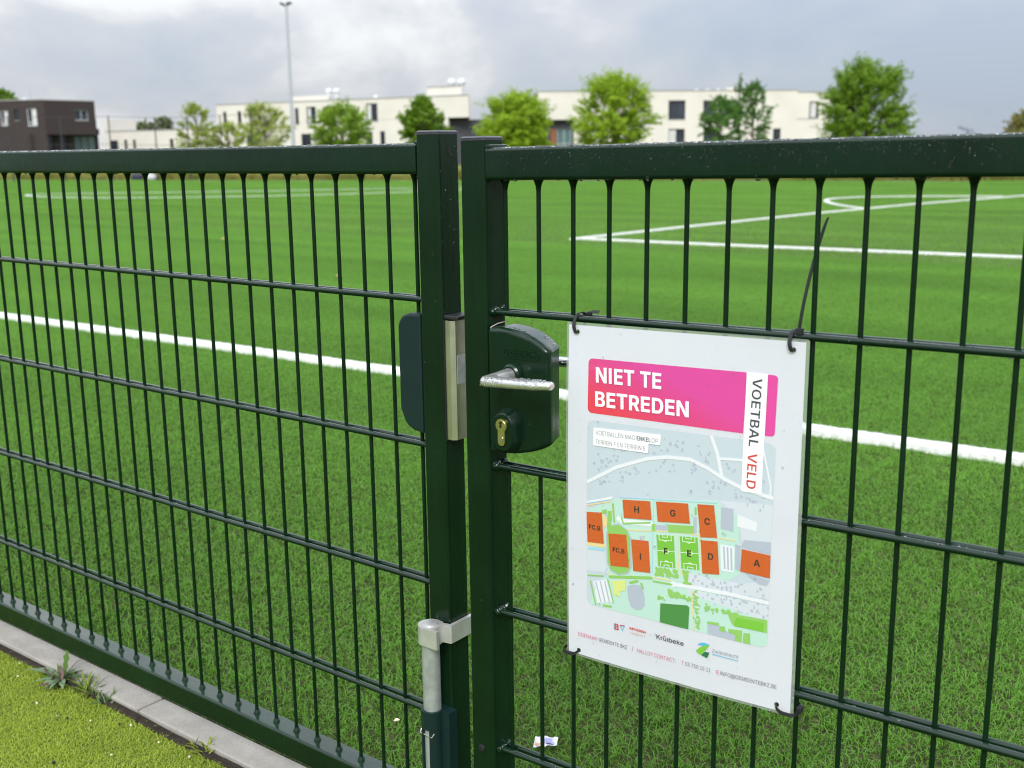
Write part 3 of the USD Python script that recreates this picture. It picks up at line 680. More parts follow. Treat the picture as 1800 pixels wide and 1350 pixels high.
def letters(txt, h, depth, weight):
    """meshkit.text_mesh with the font's own weights (300 light .. 800 heavy)."""
    try:
        import glob
        from PIL import Image, ImageDraw, ImageFont
        font = ImageFont.truetype(glob.glob('/opt/blender-*/*/datafiles/fonts/Inter.woff2')[0], 110)
        ax = font.get_variation_axes(); val = []
        for a_ in ax:
            nm = a_['name'].decode() if isinstance(a_['name'], bytes) else str(a_['name'])
            val.append(weight if 'eight' in nm else a_['default'] if 'default' in a_ else a_['minimum'])
        font.set_variation_by_axes(val)
        cap = -font.getbbox('H', anchor='ls')[1]; bb = font.getbbox('I', anchor='ls'); tmp = Image.new('L', (200, 200)); ImageDraw.Draw(tmp).text((50, 150), 'I', 255, font, anchor='ls')
        stem = int((np.asarray(tmp)[150 - cap // 2] > 127).sum()); x0, y0, x1, y1 = font.getbbox(txt, anchor='ls'); y0 = min(y0, -cap)
        im = Image.new('L', (int(font.getlength(txt)) + 220, y1 - y0 + 8)); dr_ = ImageDraw.Draw(im); x = 4.0; base = 4 - y0
        for ch in txt:                                   # the plain upright I of the notice's typeface
            if ch == 'I': g_ = .09 * cap + stem * .12; dr_.rectangle((x + g_, base - cap, x + g_ + stem - 1, base - 1), 255); x += 2 * g_ + stem
            else: dr_.text((x, base), ch, 255, font, anchor='ls'); x += font.getlength(ch)
        x0 = 0
        on = np.pad(np.asarray(im) > 127, ((0, 0), (1, 1))).astype(np.int8); rows, st_ = np.nonzero(np.diff(on, axis=1) == 1); en = np.nonzero(np.diff(on, axis=1) == -1)[1]
        import shapely
        shp = shapely.union_all(shapely.box(st_, -rows - 1, en, -rows)).buffer(.6).buffer(-.6).simplify(.7); k = h / 80.0
        shp = sa.affine_transform(shp, [k, 0, 0, k, -4 * k, (4 - y0) * k])
        return cat_([trimesh.creation.extrude_polygon(g, depth, engine='earcut') for g in getattr(shp, 'geoms', [shp])])
    except Exception: return meshkit.text_mesh(txt, h, depth, bold=weight > 550)


def word(txt, s, z, h, width=None, ang=.018, bold=False, lift=.0012, thin=False):
    m = letters(txt, h, .0001, (750 if bold is True else bold) if bold else 330); v = m.vertices.copy()
    v[:, 0] -= v[:, 0].min(); k = 1.0 if width is None else width / v[:, 0].max(); v[:, 0] *= k
    c, q = math.cos(ang), math.sin(ang); a, b = s + v[:, 0] * c - v[:, 1] * q, z + v[:, 0] * q + v[:, 1] * c
    return trimesh.Trimesh(np.c_[a, T0 - lift - v[:, 2] + bend(a, b), b], m.faces, process=False)


Q = sg.Polygon
paper_p = Q([(.1030, .8172), (.3985, .8222), (.3980, .4003), (.1022, .3965)])
lam_p = Q([(.0998, .8203), (.4024, .8255), (.4016, .3972), (.0995, .3934)]).buffer(-.003).buffer(.003, quad_segs=6)
holes = [sg.Point(.1152, .8092), sg.Point(.3848, .8130), sg.Point(.1178, .4016), sg.Point(.3822, .4070)]
hole_u = so.unary_union([h.buffer(.0029) for h in holes])
part(sign, 'laminate', sheet(lam_p.difference(hole_u), -.0004, .0003), 'laminate')
part(sign, 'paper', sheet(paper_p.difference(hole_u), .0001, .0002), 'paper')
ban = Q([(.1312, .7791), (.3338, .7835), (.3318, .7153), (.1308, .7128)])
ban = ban.buffer(-.006).buffer(.006).union(ban.intersection(sg.box(.2, .6, .4, .9)))
part(sign, 'banner', sheet(ban, .0004), 'ink_banner')
tb = Q([(.3575, .7838), (.3692, .7838), (.3680, .7165), (.3565, .7162)])
tb = tb.buffer(-.0045).buffer(.0045).union(tb.intersection(sg.box(.3, .6, .3632, .9)))
part(sign, 'banner', sheet(tb, .0004), 'ink_magenta')
part(sign, 'lettering', cat_([word('NIET TE', .1424, .7510, .0186, .0876, .022, True), word('BETREDEN', .1418, .7221, .0182, .1240, .022, True)]), 'ink_white')
# map ground
mp = Q([(.1306, .7040), (.3338, .7085), (.3702, .7085), (.3690, .4722), (.3640, .4718), (.2341, .4705), (.1400, .4680), (.1303, .4700)]).buffer(-.008).buffer(.008)
MAP = part(sign, 'printed_map', sheet(mp, .0003), 'ink_blue')
cut = lambda p: p.intersection(mp)
def ink_part(name, polys, lift, ink_, label=None):
    u = so.unary_union([cut(p) for p in polys])
    gs = [g for g in getattr(u, 'geoms', [u]) if g.geom_type == 'Polygon' and g.area > 2e-8]
    if len(gs) <= 8:
        for g in gs: part(MAP, name, sheet(g, lift), 'ink_' + ink_, label=label)
    else: part(MAP, name, sheet(sg.MultiPolygon(gs), lift), 'ink_' + ink_, label=label, kind='stuff')
L = lambda pts, w: sg.LineString(pts).buffer(w / 2, cap_style='round')
ink_part('map_ground', [Q([(.130, .590), (.170, .612), (.305, .634), (.31, .628), (.3326, .6262), (.331, .592), (.3345, .585), (.334, .553), (.318, .540), (.312, .522), (.37, .5225), (.37, .47), (.13, .46), (.148, .50), (.162, .515), (.156, .545), (.13, .545)])], .00045, 'mint')
ink_part('map_ground', [Q([(.305, .634), (.37, .640), (.37, .595), (.335, .592), (.33, .62)]), Q([(.13, .545), (.156, .545), (.160, .515), (.13, .512)]), Q([(.268, .540), (.334, .541), (.37, .552), (.37, .53), (.27, .526)]), Q([(.27, .521), (.37, .5225), (.37, .503), (.30, .512), (.272, .514)])], .0005, 'roadside')
rm = np.random.default_rng(3)
hs = []
for _ in range(230):
    s, z = rm.uniform(.133, .367), rm.uniform(.625, .70)
    mid = np.interp(s, [.13, .17, .21, .24, .27, .31, .37], [.6256, .652, .668, .674, .676, .661, .649])
    if abs(z - mid) < .022 and abs(z - mid) > .005: hs.append(sa.rotate(sg.box(s, z, s + rm.uniform(.0012, .0035), z + rm.uniform(.0012, .004)), rm.uniform(-30, 30)))
for _ in range(90):
    s, z = rm.uniform(.27, .367), rm.uniform(.505, .541); hs.append(sg.box(s, z, s + rm.uniform(.0012, .003), z + rm.uniform(.0015, .004)))
hs += [Q([(.3087, .6272), (.3240, .6279), (.3246, .6010), (.3090, .6014)]), Q([(.3345, .5850), (.3375, .594), (.369, .598), (.369, .5835)]), Q([(.3270, .587), (.3340, .5865), (.334, .556), (.328, .557)]), Q([(.340, .5555), (.369, .553), (.366, .5455), (.357, .5455), (.345, .552)]),
       Q([(.1887, .5055), (.198, .5095), (.2098, .5105), (.2135, .4950), (.2135, .486), (.2080, .4790), (.2, .4775), (.194, .4800), (.190, .490)]), Q([(.2960, .4847), (.3109, .4863), (.3110, .4834), (.3310, .4770), (.3305, .4711), (.2964, .4716)]),
       Q([(.2268, .5905), (.2425, .5925), (.2425, .586), (.2268, .584)]), Q([(.2745, .6095), (.279, .6095), (.2795, .588), (.2755, .588)]), Q([(.1535, .589), (.159, .590), (.1595, .579), (.1545, .578)]), Q([(.2055, .5725), (.212, .5735), (.212, .567), (.2055, .566)])]
ink_part('map_house', hs, .0006, 'house')
ink_part('map_lot', [Q([(.1395, .4995), (.1586, .5062), (.1680, .4790), (.1460, .4725)]), Q([(.309, .583), (.3265, .5835), (.3265, .553), (.311, .552)]), Q([(.3290, .622), (.352, .617), (.352, .607), (.3290, .608)])], .0006, 'road')
ink_part('map_lot', [Q([(.1425 + k * .0065, .500 + k * .002), (.1443 + k * .0065, .5005 + k * .002), (.1520 + k * .0062, .4755 + k * .001), (.1502 + k * .0062, .475 + k * .001)]) for k in range(3)] + [Q([(.3125 + k * .0045, .5815), (.3145 + k * .0045, .5816), (.3165 + k * .0042, .555), (.3145 + k * .0042, .555)]) for k in range(3)], .0007, 'house')
ink_part('map_road', [L([(.1299, .6256), (.1727, .6517), (.2136, .6684), (.2394, .6743), (.2685, .6762), (.2915, .6692), (.3103, .6608), (.3316, .6539), (.3700, .6480)], .0042), L([(.2935, .7085), (.3021, .6885), (.3084, .6631), (.312, .660)], .0040), L([(.3060, .6830), (.334, .6855)], .003),
                      L([(.2508, .5221), (.2777, .5243), (.3258, .5262), (.3700, .5262)], .0044), sg.Point(.2508, .5221).buffer(.0036), L([(.1301, .6000), (.152, .6075), (.166, .6125)], .003), L([(.355, .705), (.3665, .660), (.3660, .648)], .002), L([(.176, .588), (.182, .586), (.220, .590)], .006)], .0007, 'road')
ink_part('map_path', [L([(.1301, .5963), (.166, .608), (.1665, .590)], .0013), L([(.1540, .5760), (.1911, .5768), (.2526, .5868), (.2828, .5890), (.3267, .5910)], .0013), L([(.2539, .5960), (.2575, .5440), (.2661, .5330), (.2665, .526)], .0015), L([(.1600, .5150), (.1653, .5130), (.2224, .5245), (.2492, .5262)], .0014), L([(.2755, .5200), (.2765, .50), (.2797, .4724)], .0011),
                      Q([(.1302, .5494), (.157, .552), (.157, .547), (.1302, .545)]), Q([(.1525, .592), (.160, .585), (.160, .577), (.155, .572), (.1535, .58)]), L([(.207, .5735), (.213, .565)], .0008), L([(.2845, .5866), (.2870, .543)], .001)], .0008, 'sand')
ink_part('map_water', [L([(.1301, .5990), (.166, .6105)], .0007), L([(.1768, .6150), (.3038, .6308)], .0008), L([(.2235, .6210), (.2228, .5900), (.2232, .53)], .0006), Q([(.1318, .5434), (.1555, .5462), (.1558, .5425), (.1325, .5400)]), L([(.1590, .521), (.157, .516), (.1595, .509)], .0006)], .0008, 'water')
lf = [Q([(.2214, .5906), (.2751, .5983), (.2753, .5890), (.2215, .5819)]).difference(sg.box(.2262, .582, .243, .593)), Q([(.3207, .5032), (.3679, .5060), (.3682, .4903), (.3270, .4904), (.324, .495)]), Q([(.3220, .4840), (.3387, .4862), (.3385, .4717), (.3300, .4717), (.331, .478), (.3225, .480)]), Q([(.3115, .4845), (.3175, .486), (.3185, .479), (.3115, .479)]), Q([(.3405, .4835), (.348, .485), (.349, .471), (.340, .471)]),
      Q([(.2960, .4870), (.3100, .4885), (.3109, .4850), (.2960, .4842)]), Q([(.1600, .5810), (.1655, .5820), (.1660, .5710), (.160, .570)]), Q([(.1525, .5945), (.159, .597), (.159, .591), (.1525, .590)]), Q([(.1605, .595), (.1665, .596), (.1665, .583), (.1605, .582)]), L([(.1680, .605), (.1700, .583)], .0022), L([(.1800, .5905), (.1830, .5835), (.2190, .5915)], .0020),
      L([(.1356, .4990), (.1434, .4700)], .0018), L([(.1320, .5060), (.1540, .5100)], .0018), L([(.1610, .5075), (.1690, .4790)], .0016), L([(.155, .4715), (.166, .473)], .0026), L([(.164, .5115), (.222, .5235)], .0036), L([(.2250, .520), (.249, .5215)], .0022), L([(.1930, .5105), (.203, .5150)], .0030), L([(.2085, .513), (.211, .508)], .0026), Q([(.262, .5425), (.271, .5430), (.270, .528), (.266, .529)]), L([(.265, .527), (.274, .528)], .003), L([(.2772, .620), (.2775, .613)], .0024)]
for _ in range(60):
    s, z = rm.uniform(.2275, .257), rm.uniform(.5305, .5385); lf.append(sg.Point(s, z + (s - .242) * .09).buffer(rm.uniform(.0012, .0024), quad_segs=3))
for _ in range(55):
    s = rm.uniform(.246, .274); lf.append(sg.Point(s, rm.uniform(.5065, .514 - .1 * (s - .246))).buffer(rm.uniform(.0012, .0022), quad_segs=3))
for _ in range(12): lf.append(sg.Point(rm.uniform(.2285, .2400), rm.uniform(.4995, .5035)).buffer(.0013, quad_segs=3))
for _ in range(60): s = rm.uniform(0, 1); lf.append(sg.Point(.2795 + rm.normal(0, .0018) + .005 * s, .520 - .046 * s).buffer(rm.uniform(.0008, .0016), quad_segs=3))
for _ in range(60): s = rm.uniform(0, 1); lf.append(sg.Point(.292 + .04 * s, .503 + rm.normal(0, .0022) * (1.2 - s) + .001 * s).buffer(rm.uniform(.0009, .0017), quad_segs=3))
ink_part('map_green', lf, .0009, 'leaf')
ink_part('map_yard', [Q([(.1670, .5066), (.1869, .5127), (.1862, .4988), (.1789, .4960), (.1789, .4887), (.1705, .4890)])], .0009, 'yellow')
ink_part('map_track', [Q([(.1585, .5660), (.162, .5770), (.1763, .5825), (.1885, .5770), (.1940, .5670), (.1948, .5300), (.1900, .5215), (.1769, .5165), (.1650, .5195), (.1600, .5290)])], .0009, 'house')
ink_part('map_track', [Q([(.1602, .5660), (.1634, .5760), (.1763, .5808), (.1873, .5760), (.1924, .5670), (.1932, .5300), (.1890, .5228), (.1769, .5180), (.1660, .5208), (.1616, .5290)])], .0010, 'leaf')
ink_part('map_field', [Q([(.2349, .4946), (.2700, .5004), (.2729, .4985), (.2721, .4711), (.2345, .4700)])], .0010, 'dark')
ink_part('map_field', [Q([(.3317, .5002), (.3638, .5019), (.3635, .4905), (.3285, .4893)])], .0011, 'lime')
orange = dict(H=[(.1813, .6131), (.2185, .6177), (.2210, .5954), (.1836, .5907)], G=[(.2264, .6188), (.2677, .6238), (.2708, .6003), (.2291, .5950)], C=[(.2794, .6252), (.3002, .6277), (.3052, .5901), (.2844, .5869)],
              FCB=[(.1302, .5880), (.1522, .5914), (.1554, .5521), (.1315, .5494)], FCB2=[(.1619, .5667), (.1871, .5703), (.1913, .5295), (.1652, .5260)], I=[(.1942, .5660), (.2177, .5686), (.2207, .5296), (.1974, .5268)],
              D=[(.2849, .5834), (.3058, .5860), (.3091, .5470), (.2882, .5440)], A=[(.3355, .5831), (.3694, .5826), (.3694, .5560), (.3345, .5565)])
def quad_at(q, u, v):
    a, b, c, d = map(np.array, q); return (a * (1 - u) + b * u) * (1 - v) + (d * (1 - u) + c * u) * v
def lines_on(q, segs, w):
    return [sg.LineString([quad_at(q, *p) for p in s]).buffer(w / 2, cap_style='square') for s in segs]
for nm, q in orange.items():
    ink_part('map_field', [Q(q)], .0012, 'orange')
    wide = nm in ('H', 'G', 'A')
    box_ = [[(.18, 0), (.18, .15), (.82, .15), (.82, 0)], [(.18, 1), (.18, .85), (.82, .85), (.82, 1)], [(0, .5), (1, .5)]]
    if wide: box_ = [[(y, x) for x, y in s] for s in box_]
    ink_part('field_line', lines_on(q, box_, .00022), .00135, 'orange_line')
green = dict(F=[(.2279, .5785), (.2504, .5816), (.2535, .5430), (.2312, .5406)], E=[(.2583, .5827), (.2807, .5855), (.2842, .5472), (.2615, .5443)])
for nm, q in green.items():
    ink_part('map_field', [Q(q)], .0010, 'pitch')
    segs = [[(.15, 0), (.15, .16), (.85, .16), (.85, 0)], [(.15, 1), (.15, .84), (.85, .84), (.85, 1)], [(0, .5), (1, .5)], [(.35, 0), (.35, .06), (.65, .06), (.65, 0)], [(.35, 1), (.35, .94), (.65, .94), (.65, 1)], [(.38, .16), (.45, .19), (.55, .19), (.62, .16)], [(.38, .84), (.45, .81), (.55, .81), (.62, .84)],
            [(.5 + .16 * math.cos(a), .5 + .085 * math.sin(a)) for a in np.linspace(0, 6.3, 20)]]
    ink_part('field_line', lines_on(q, segs, .0005), .0011, 'white')
let = [('H', .2009, .6043, .0078), ('G', .2486, .6089, .0078), ('C', .2924, .6073, .0078), ('FC.B', .1422, .5702, .0056), ('FC.B', .1767, .5482, .0056), ('I', .2072, .5472, .0078), ('F', .2407, .5610, .0078), ('E', .2709, .5645, .0078), ('D', .2978, .5663, .0078), ('A', .3540, .5705, .0078)]
def centred(t, s, z, h, bold=True, lift=.0014):
    m = word(t, 0, 0, h, None, .03, bold, lift); b = m.bounds; v = m.vertices; m.vertices = v + (s - (b[0][0] + b[1][0]) / 2, 0, z - (b[0][2] + b[1][2]) / 2)
    v = m.vertices; v[:, 1] = T0 - lift - .0001 * (v[:, 1] < v[:, 1].mean()) + bend(v[:, 0], v[:, 2]); return m
part(sign, 'lettering', cat_([centred(*a) for a in let]), 'ink_navy')
# white box with the notice's small print
part(sign, 'text_box', sheet(Q([(.1401, .6956), (.2307, .6996), (.2300, .6870), (.2148, .6864), (.2143, .6750), (.1396, .6737)]), .0012), 'ink_white')
part(sign, 'lettering', cat_([word('VOETBALLEN MAG', .1431, .6874, .0053, .0535, .018, lift=.0014), word('ENKEL', .1990, .6884, .0053, .0187, .018, True, .0014), word('OP', .2188, .6888, .0053, .0085, .018, lift=.0014), word('TERREIN F EN TERREIN E', .1431, .6763, .0053, .0676, .018, lift=.0014)]), 'ink_lighttext')
# upright tab: VOETBAL VELD
part(sign, 'text_tab', sheet(Q([(.3335, .7840), (.3578, .7842), (.3562, .6506), (.3325, .6500)]), .0012), 'ink_white')
part(sign, 'lettering', word('VOETBAL', .3408, .7785, .0108, .0760, -math.pi / 2 - .022, 620, .0014), 'ink_text')
part(sign, 'lettering', word('VELD', .3388, .6950, .0108, .0402, -math.pi / 2 - .012, 620, .0014), 'ink_red')
# emblems and the contact line
part(sign, 'emblem', cat_([word('B', .1712, .4445, .0080, .0062, .018, True), sheet(Q([(.1788, .4526), (.1858, .4534), (.1850, .4520), (.1796, .4515)]), .0012)]), 'ink_red')
part(sign, 'emblem', cat_([sheet(Q([(.1704, .4445), (.1714, .4445), (.1714, .4526), (.1704, .4526)]), .0013), sheet(Q([(.1786, .4522), (.1861, .4532), (.1824, .4446)]).difference(Q([(.1803, .4512), (.1848, .4518), (.1825, .4466)])), .0011)]), 'ink_cyan')
part(sign, 'lettering', word('BEVEREN', .1927, .4505, .0028, .0226, .010, True), 'ink_red'); part(sign, 'lettering', word('VERBINDT', .1927, .4449, .0030, .0222, .010), 'ink_pale')
part(sign, 'lettering', word('Kru\u0131beke', .2302, .4481, .0056, .0364, .014, 480), 'ink_navy')
part(sign, 'emblem', sheet(sg.LineString([(.2394, .4535), (.2410, .4547), (.2426, .4538)]).buffer(.0004), .0012), 'ink_red')
part(sign, 'emblem', sheet(Q([(.2846, .4551), (.2875, .4580), (.2930, .4597), (.2992, .4590), (.2950, .4560), (.2900, .4552)]), .0011), 'ink_cyan')
part(sign, 'emblem', sheet(Q([(.2825, .4471), (.2870, .4520), (.2930, .4560), (.2999, .4584), (.2940, .4500), (.2900, .4439), (.2862, .4441)]), .0012), 'ink_lime')
part(sign, 'emblem', sheet(Q([(.2895, .4434), (.2942, .4487), (.2999, .4491), (.2969, .4414)]), .0013), 'ink_darkgreen')
part(sign, 'lettering', word('Zwijndrecht', .3030, .4506, .0042, .0326, .006), 'ink_greytext')
part(sign, 'emblem', cat_([sheet(sg.box(.3034 + k * .0019, .4474 + (k % 3) * .00008, .3034 + k * .0019 + .0013, .4486), .0011) for k in range(17)]), 'ink_cyan')
la = .0157; zl = lambda s: .4220 + (s - .1172) * la
part(sign, 'lettering', cat_([word('EIGENAAR', .1172, zl(.1172), .0047, .0283, la), word('/', .1962, zl(.1962), .0060, .0022, la), word('HALLO? CONTACT:', .2036, zl(.2036), .0048, .0530, la), word('T', .2640, zl(.264), .0047, .0030, la), word('E', .3092, zl(.3092), .0048, .0032, la)]), 'ink_pink')
part(sign, 'lettering', cat_([word('GEMEENTE BKZ', .1485, zl(.1485), .0047, .0410, la), word('03 750 15 11', .2692, zl(.2692), .0047, .0325, la), word('INFO@GEMEENTEBKZ.BE', .3142, zl(.3142), .0047, .0675, la)]), 'ink_lighttext')

# ------------------------------------------------------------------ cable ties
def loop(pts, n=28):
    from scipy.interpolate import splprep, splev
    p = np.array(pts + [pts[0]], float).T
    tck, _ = splprep(p, s=0, per=True, k=3); return np.array(splev(np.linspace(0, 1, n), tck)).T
zh_ = lambda s: ZH[0] + .0006 + .0100 * (s - .3)
for (s, z, name, lab) in ((.1152, .8092, 'cable_tie', 'black cable tie through the upper left hole of the white notice'), (.3848, .8130, 'cable_tie', 'black cable tie with a long upright tail at the upper right corner of the notice')):
    t = thing(name, lab, 'cable tie', None, None, **SG); zh = zh_(s)
    lp = loop([(s, T0 - .0030, z - .0010), (s - .0030, T0 - .0040, z + .006), (s - .0038, -.0128, zh + .001), (s - .0036, -.0080, zh + .0058), (s - .001, .003, zh + .0052), (s + .002, -.0005, zh - .006), (s + .001, T0 + .004, z + .002)])
    part(t, 'strap', strap(lp, np.array([.0021, 0, .0004]), .0011), 'black_plastic', smooth=30)
    if s > .3:
        part(t, 'tie_head', rbox(s + .0005, s + .0075, -.0125, -.0055, zh + .0025, zh + .0095, .001, 3), 'black_plastic', smooth=40)
        tail = np.array([(s + .0040, -.0105, zh + .004), (s + .0052, -.0100, zh + .020), (s + .0080, -.0060, zh + .047), (s + .0120, .0010, zh + .078), (s + .0172, .0085, zh + .108), (s + .0212, .0130, zh + .1235)])
        from scipy.interpolate import CubicSpline
        cs = CubicSpline(np.linspace(0, 1, len(tail)), tail); tt = np.linspace(0, 1, 24)
        W = np.tile([.0016, -.0004, -.0003], (24, 1)) * np.interp(tt, [0, .8, 1], [1, 1, .45])[:, None]
        part(t, 'tail', strap(cs(tt), W, .0013), 'black_plastic', smooth=30)
    else:
        part(t, 'tie_head', rbox(s + .0030, s + .0085, .0005, .006, zh + .003, zh + .008, .001, 3), 'black_plastic', smooth=40)
        part(t, 'tail', strap([(s + .004, .003, zh + .0065), (s + .012, .006, zh + .008), (s + .016, .009, zh + .0075)], np.array([0, .0015, .0015]), .001), 'black_plastic')
for (s, z, rx, lab, head) in ((.1178, .4016, .1000, 'black cable tie in the lower left hole of the notice, looped round a bar', False), (.3822, .4070, .4000, 'black cable tie in the lower right hole of the notice, with square head', True)):
    t = thing('cable_tie', lab, 'cable tie', None, None, **SG); d = 1 if rx > s else -1
    lp = loop([(s, T0 - .0028, z - .0002), (s + d * .004, T0 - .0050, z - .0042), (s + d * .012, T0 - .0052, z - .0058), (rx + d * .0035, T0 - .004, z - .0052), (rx + d * .0058, -.004, z - .003), (rx + d * .001, .0052, z - .001), (rx - d * .008, .002, z), (s + d * .001, T0 + .003, z + .0002)], 34)
    part(t, 'strap', strap(lp, np.array([0, .0004, .0020]), .0012), 'black_plastic', smooth=30)
    if head: part(t, 'tie_head', cat_([rbox(rx + .0040, rx + .0100, -.0120, -.0030, z - .0055, z + .0030, .0012, 3), rbox(rx + .0085, rx + .0115, -.0110, -.0050, z - .0005, z + .0040, .0008, 3)]), 'black_plastic', smooth=40)
    else: part(t, 'tie_head', rbox(rx - .0080, rx - .0030, -.0030, .0040, z - .0020, z + .0035, .001, 3), 'black_plastic', smooth=40)

# ------------------------------------------------------------------ buildings
def depth_of(p): return float((np.asarray(p, float) - EYE) @ FWD)


class Facade:
    """A vertical wall from A to B (plan points, left to right as seen), with real openings."""
    def __init__(s, A, B):
        s.A, s.B = np.array(A[:2], float), np.array(B[:2], float); d = s.B - s.A; s.len = np.linalg.norm(d); s.d = d / s.len
        s.n = np.array([s.d[1], -s.d[0]]); s.skew = 0.0        # towards the viewer; end walls may run off square
    def uz(s, px, py):
        r = FWD + (px - 900) / FPX * RGT + (675 - py) / FPX * UPV
        a = np.array([[r[0], -s.d[0]], [r[1], -s.d[1]]]); t, u = np.linalg.solve(a, s.A - EYE[:2]); return u, EYE[2] + t * r[2]
    def rect(s, x0, y0, x1, y1):
        (u0, z1), (u1, z0) = s.uz(x0, y0), s.uz(x1, y1); return [min(u0, u1), min(z0, z1), max(u0, u1), max(z0, z1)]
    def to3(s, m, out):
        """(u, z, w) extrusion -> world; w grows inwards from `out` metres proud of the wall line."""
        v = m.vertices; q = s.A + (v[:, :1] + s.skew * np.maximum(v[:, 2:3] - out - .3, 0)) * s.d + (out - v[:, 2:3]) * s.n
        m = trimesh.Trimesh(np.c_[q, v[:, 1]], m.faces, process=False)
        return m if m.volume > 0 else trimesh.Trimesh(m.vertices, m.faces[:, ::-1], process=False)
    def slab(s, poly, out, th): return s.to3(trimesh.creation.extrude_polygon(poly, th, engine='earcut'), out)


def end_skew(f, P):
    v = P[:2] - EYE[:2]; return float(v @ f.d / -(v @ f.n)) - .02


def window(par, f, r, mull=(), bars=(), glass='window_glass', frame='frame_dark', curtain=None, rec=.16):
    u0, z0, u1, z1 = r; fw = .065
    o = sg.box(u0, z0, u1, z1); hole = sg.box(u0 + fw, z0 + fw, u1 - fw, z1 - fw)
    for k in mull: x = u0 + (u1 - u0) * k; hole = hole.difference(sg.box(x - fw / 2, z0, x + fw / 2, z1))
    for k in bars: y = z0 + (z1 - z0) * k; hole = hole.difference(sg.box(u0, y - fw / 2, u1, y + fw / 2))
    w = part(par, 'window', f.slab(o.difference(hole), -rec + .06, .08), frame)
    part(w, 'pane', f.slab(o.buffer(-.02), -rec + .01, .02), glass)
    part(w, 'sill', f.slab(sg.box(u0 - .03, z0 - .05, u1 + .03, z0), .04, .2), 'coping')
    if curtain: part(w, 'curtain', f.slab(sg.box(u0 + (u1 - u0) * curtain[0], z0 + fw, u0 + (u1 - u0) * curtain[1], z1 - fw), -rec + .025, .012), 'curtain')


def block(par, f, u0, u1, z0, z1, wins, mat, deep=9.0, name='wall', cop=True, th=.28):
    poly = sg.box(u0, z0, u1, z1)
    for r in wins: poly = poly.difference(sg.box(*r))
    part(par, name, f.slab(poly, 0, th), mat)
    part(par, 'side_wall', f.slab(sg.box(u0 + .003, z0, u1 - .003, z1 - .25), -th - .004, deep), mat)
    if cop: part(par, 'coping', f.slab(sg.box(u0 - .04, z1 + .002, u1 + .04, z1 + .09), .05, deep), 'coping')


def dome(par, p, r, n=2):
    for k in range(n):
        s = trimesh.creation.icosphere(subdivisions=3, radius=r); s.vertices *= (1, 1, .85); q = np.asarray(p) + RGT * 2.2 * r * k; s.apply_translation(q + (0, 0, r * .25)); b = cyl(q - (0, 0, r * 1.6), q - (0, 0, r * .4), r * .6, n=16)
        part(par, 'roof_vent', cat_([s, b]), 'white_plastic', smooth=40)


# left white block, running away to the left
PR, PL = at(823, 167, 95.0), at(380, 185, 108.0); f1 = Facade(PL, PR); f1.skew = end_skew(f1, PR)
b1 = thing('white_building', 'long cream white building with a flat roof and dark windows, left of the middle', 'building', 'cream white apartment buildings')
top1 = (PR[2] + PL[2]) / 2
W = [f1.rect(391.7, 196.7, 399, 220), f1.rect(417, 195.7, 425, 220.7), f1.rect(517.7, 190, 525.7, 218), f1.rect(538, 188, 556, 216.7), f1.rect(643, 182, 664, 212), f1.rect(570, 187, 590, 215)]
lowz = lambda x, y: f1.rect(x, y, x + 1, y)[1]
zl0 = -.05
for x0, x1, y in ((413, 421, 245), (511, 516, 236), (529, 547, 235.5), (643, 655, 232), (667.7, 676.7, 230.7), (433, 444, 240)):
    r = f1.rect(x0, y, x1, y + 12); r[1] = r[3] - 2.2; W.append(r)
u_seam = f1.uz(650, 211)[1]
zs = u_seam
part(b1, 'base_wall', f1.slab(so.unary_union([sg.box(0, zl0, f1.uz(787, 211)[0], zs - .006)]).difference(so.unary_union([sg.box(*r) for r in W])), -.02, .26), 'white_wall')
up = sg.box(0, zs + .006, f1.len, top1).difference(so.unary_union([sg.box(*r) for r in W]))
part(b1, 'wall', f1.slab(up, 0, .28), 'white_wall')
part(b1, 'side_wall', f1.slab(sg.box(.003, zs + .01, f1.len - .003, top1 - .25), -.284, 9), 'white_wall')
part(b1, 'side_wall', f1.slab(sg.box(.02, zl0, f1.uz(787, 211)[0] - .02, zs - .01), -.29, 8.5), 'white_wall')
part(b1, 'coping', f1.slab(sg.box(-.04, top1 + .002, f1.len + .04, top1 + .08), .05, 9.1), 'coping')
for k, r in enumerate(W): window(b1, f1, r, mull=(.5,) if r[2] - r[0] > .7 else (), curtain=(.05, .38) if k in (3, 4) else None)
# stair head on the roof
(ua, za), (ub, zb) = f1.uz(747, 152.5), f1.uz(808, 150.5)
part(b1, 'roof_house', f1.slab(sg.box(ua, top1 + .1, ub, max(za, zb)), -1.0, 4.5), 'white_wall'); part(b1, 'coping', f1.slab(sg.box(ua - .03, max(za, zb) + .002, ub + .03, max(za, zb) + .07), -.95, 4.6), 'coping')
(ua2, z2), (ub2, _) = f1.uz(502, 166), f1.uz(570, 166)
part(b1, 'roof_house', f1.slab(sg.box(ua2, top1 + .1, ub2, top1 + .62), -2.0, 4.0), 'white_wall')
p = f1.A + f1.d * (ub2 - 1.7) - f1.n * 3; dome(b1, (*p, top1 + .95), .33)
p = f1.A + f1.d * (ua + .95) - f1.n * 3; dome(b1, (*p, max(za, zb) + .38), .40)
p = f1.A + f1.d * f1.uz(638, 165)[0] - f1.n * 2; dome(b1, (*p, top1 + .2), .22, 1)
p = f1.A + f1.d * f1.uz(722, 165)[0] - f1.n * 2; dome(b1, (*p, top1 + .12), .2, 2)
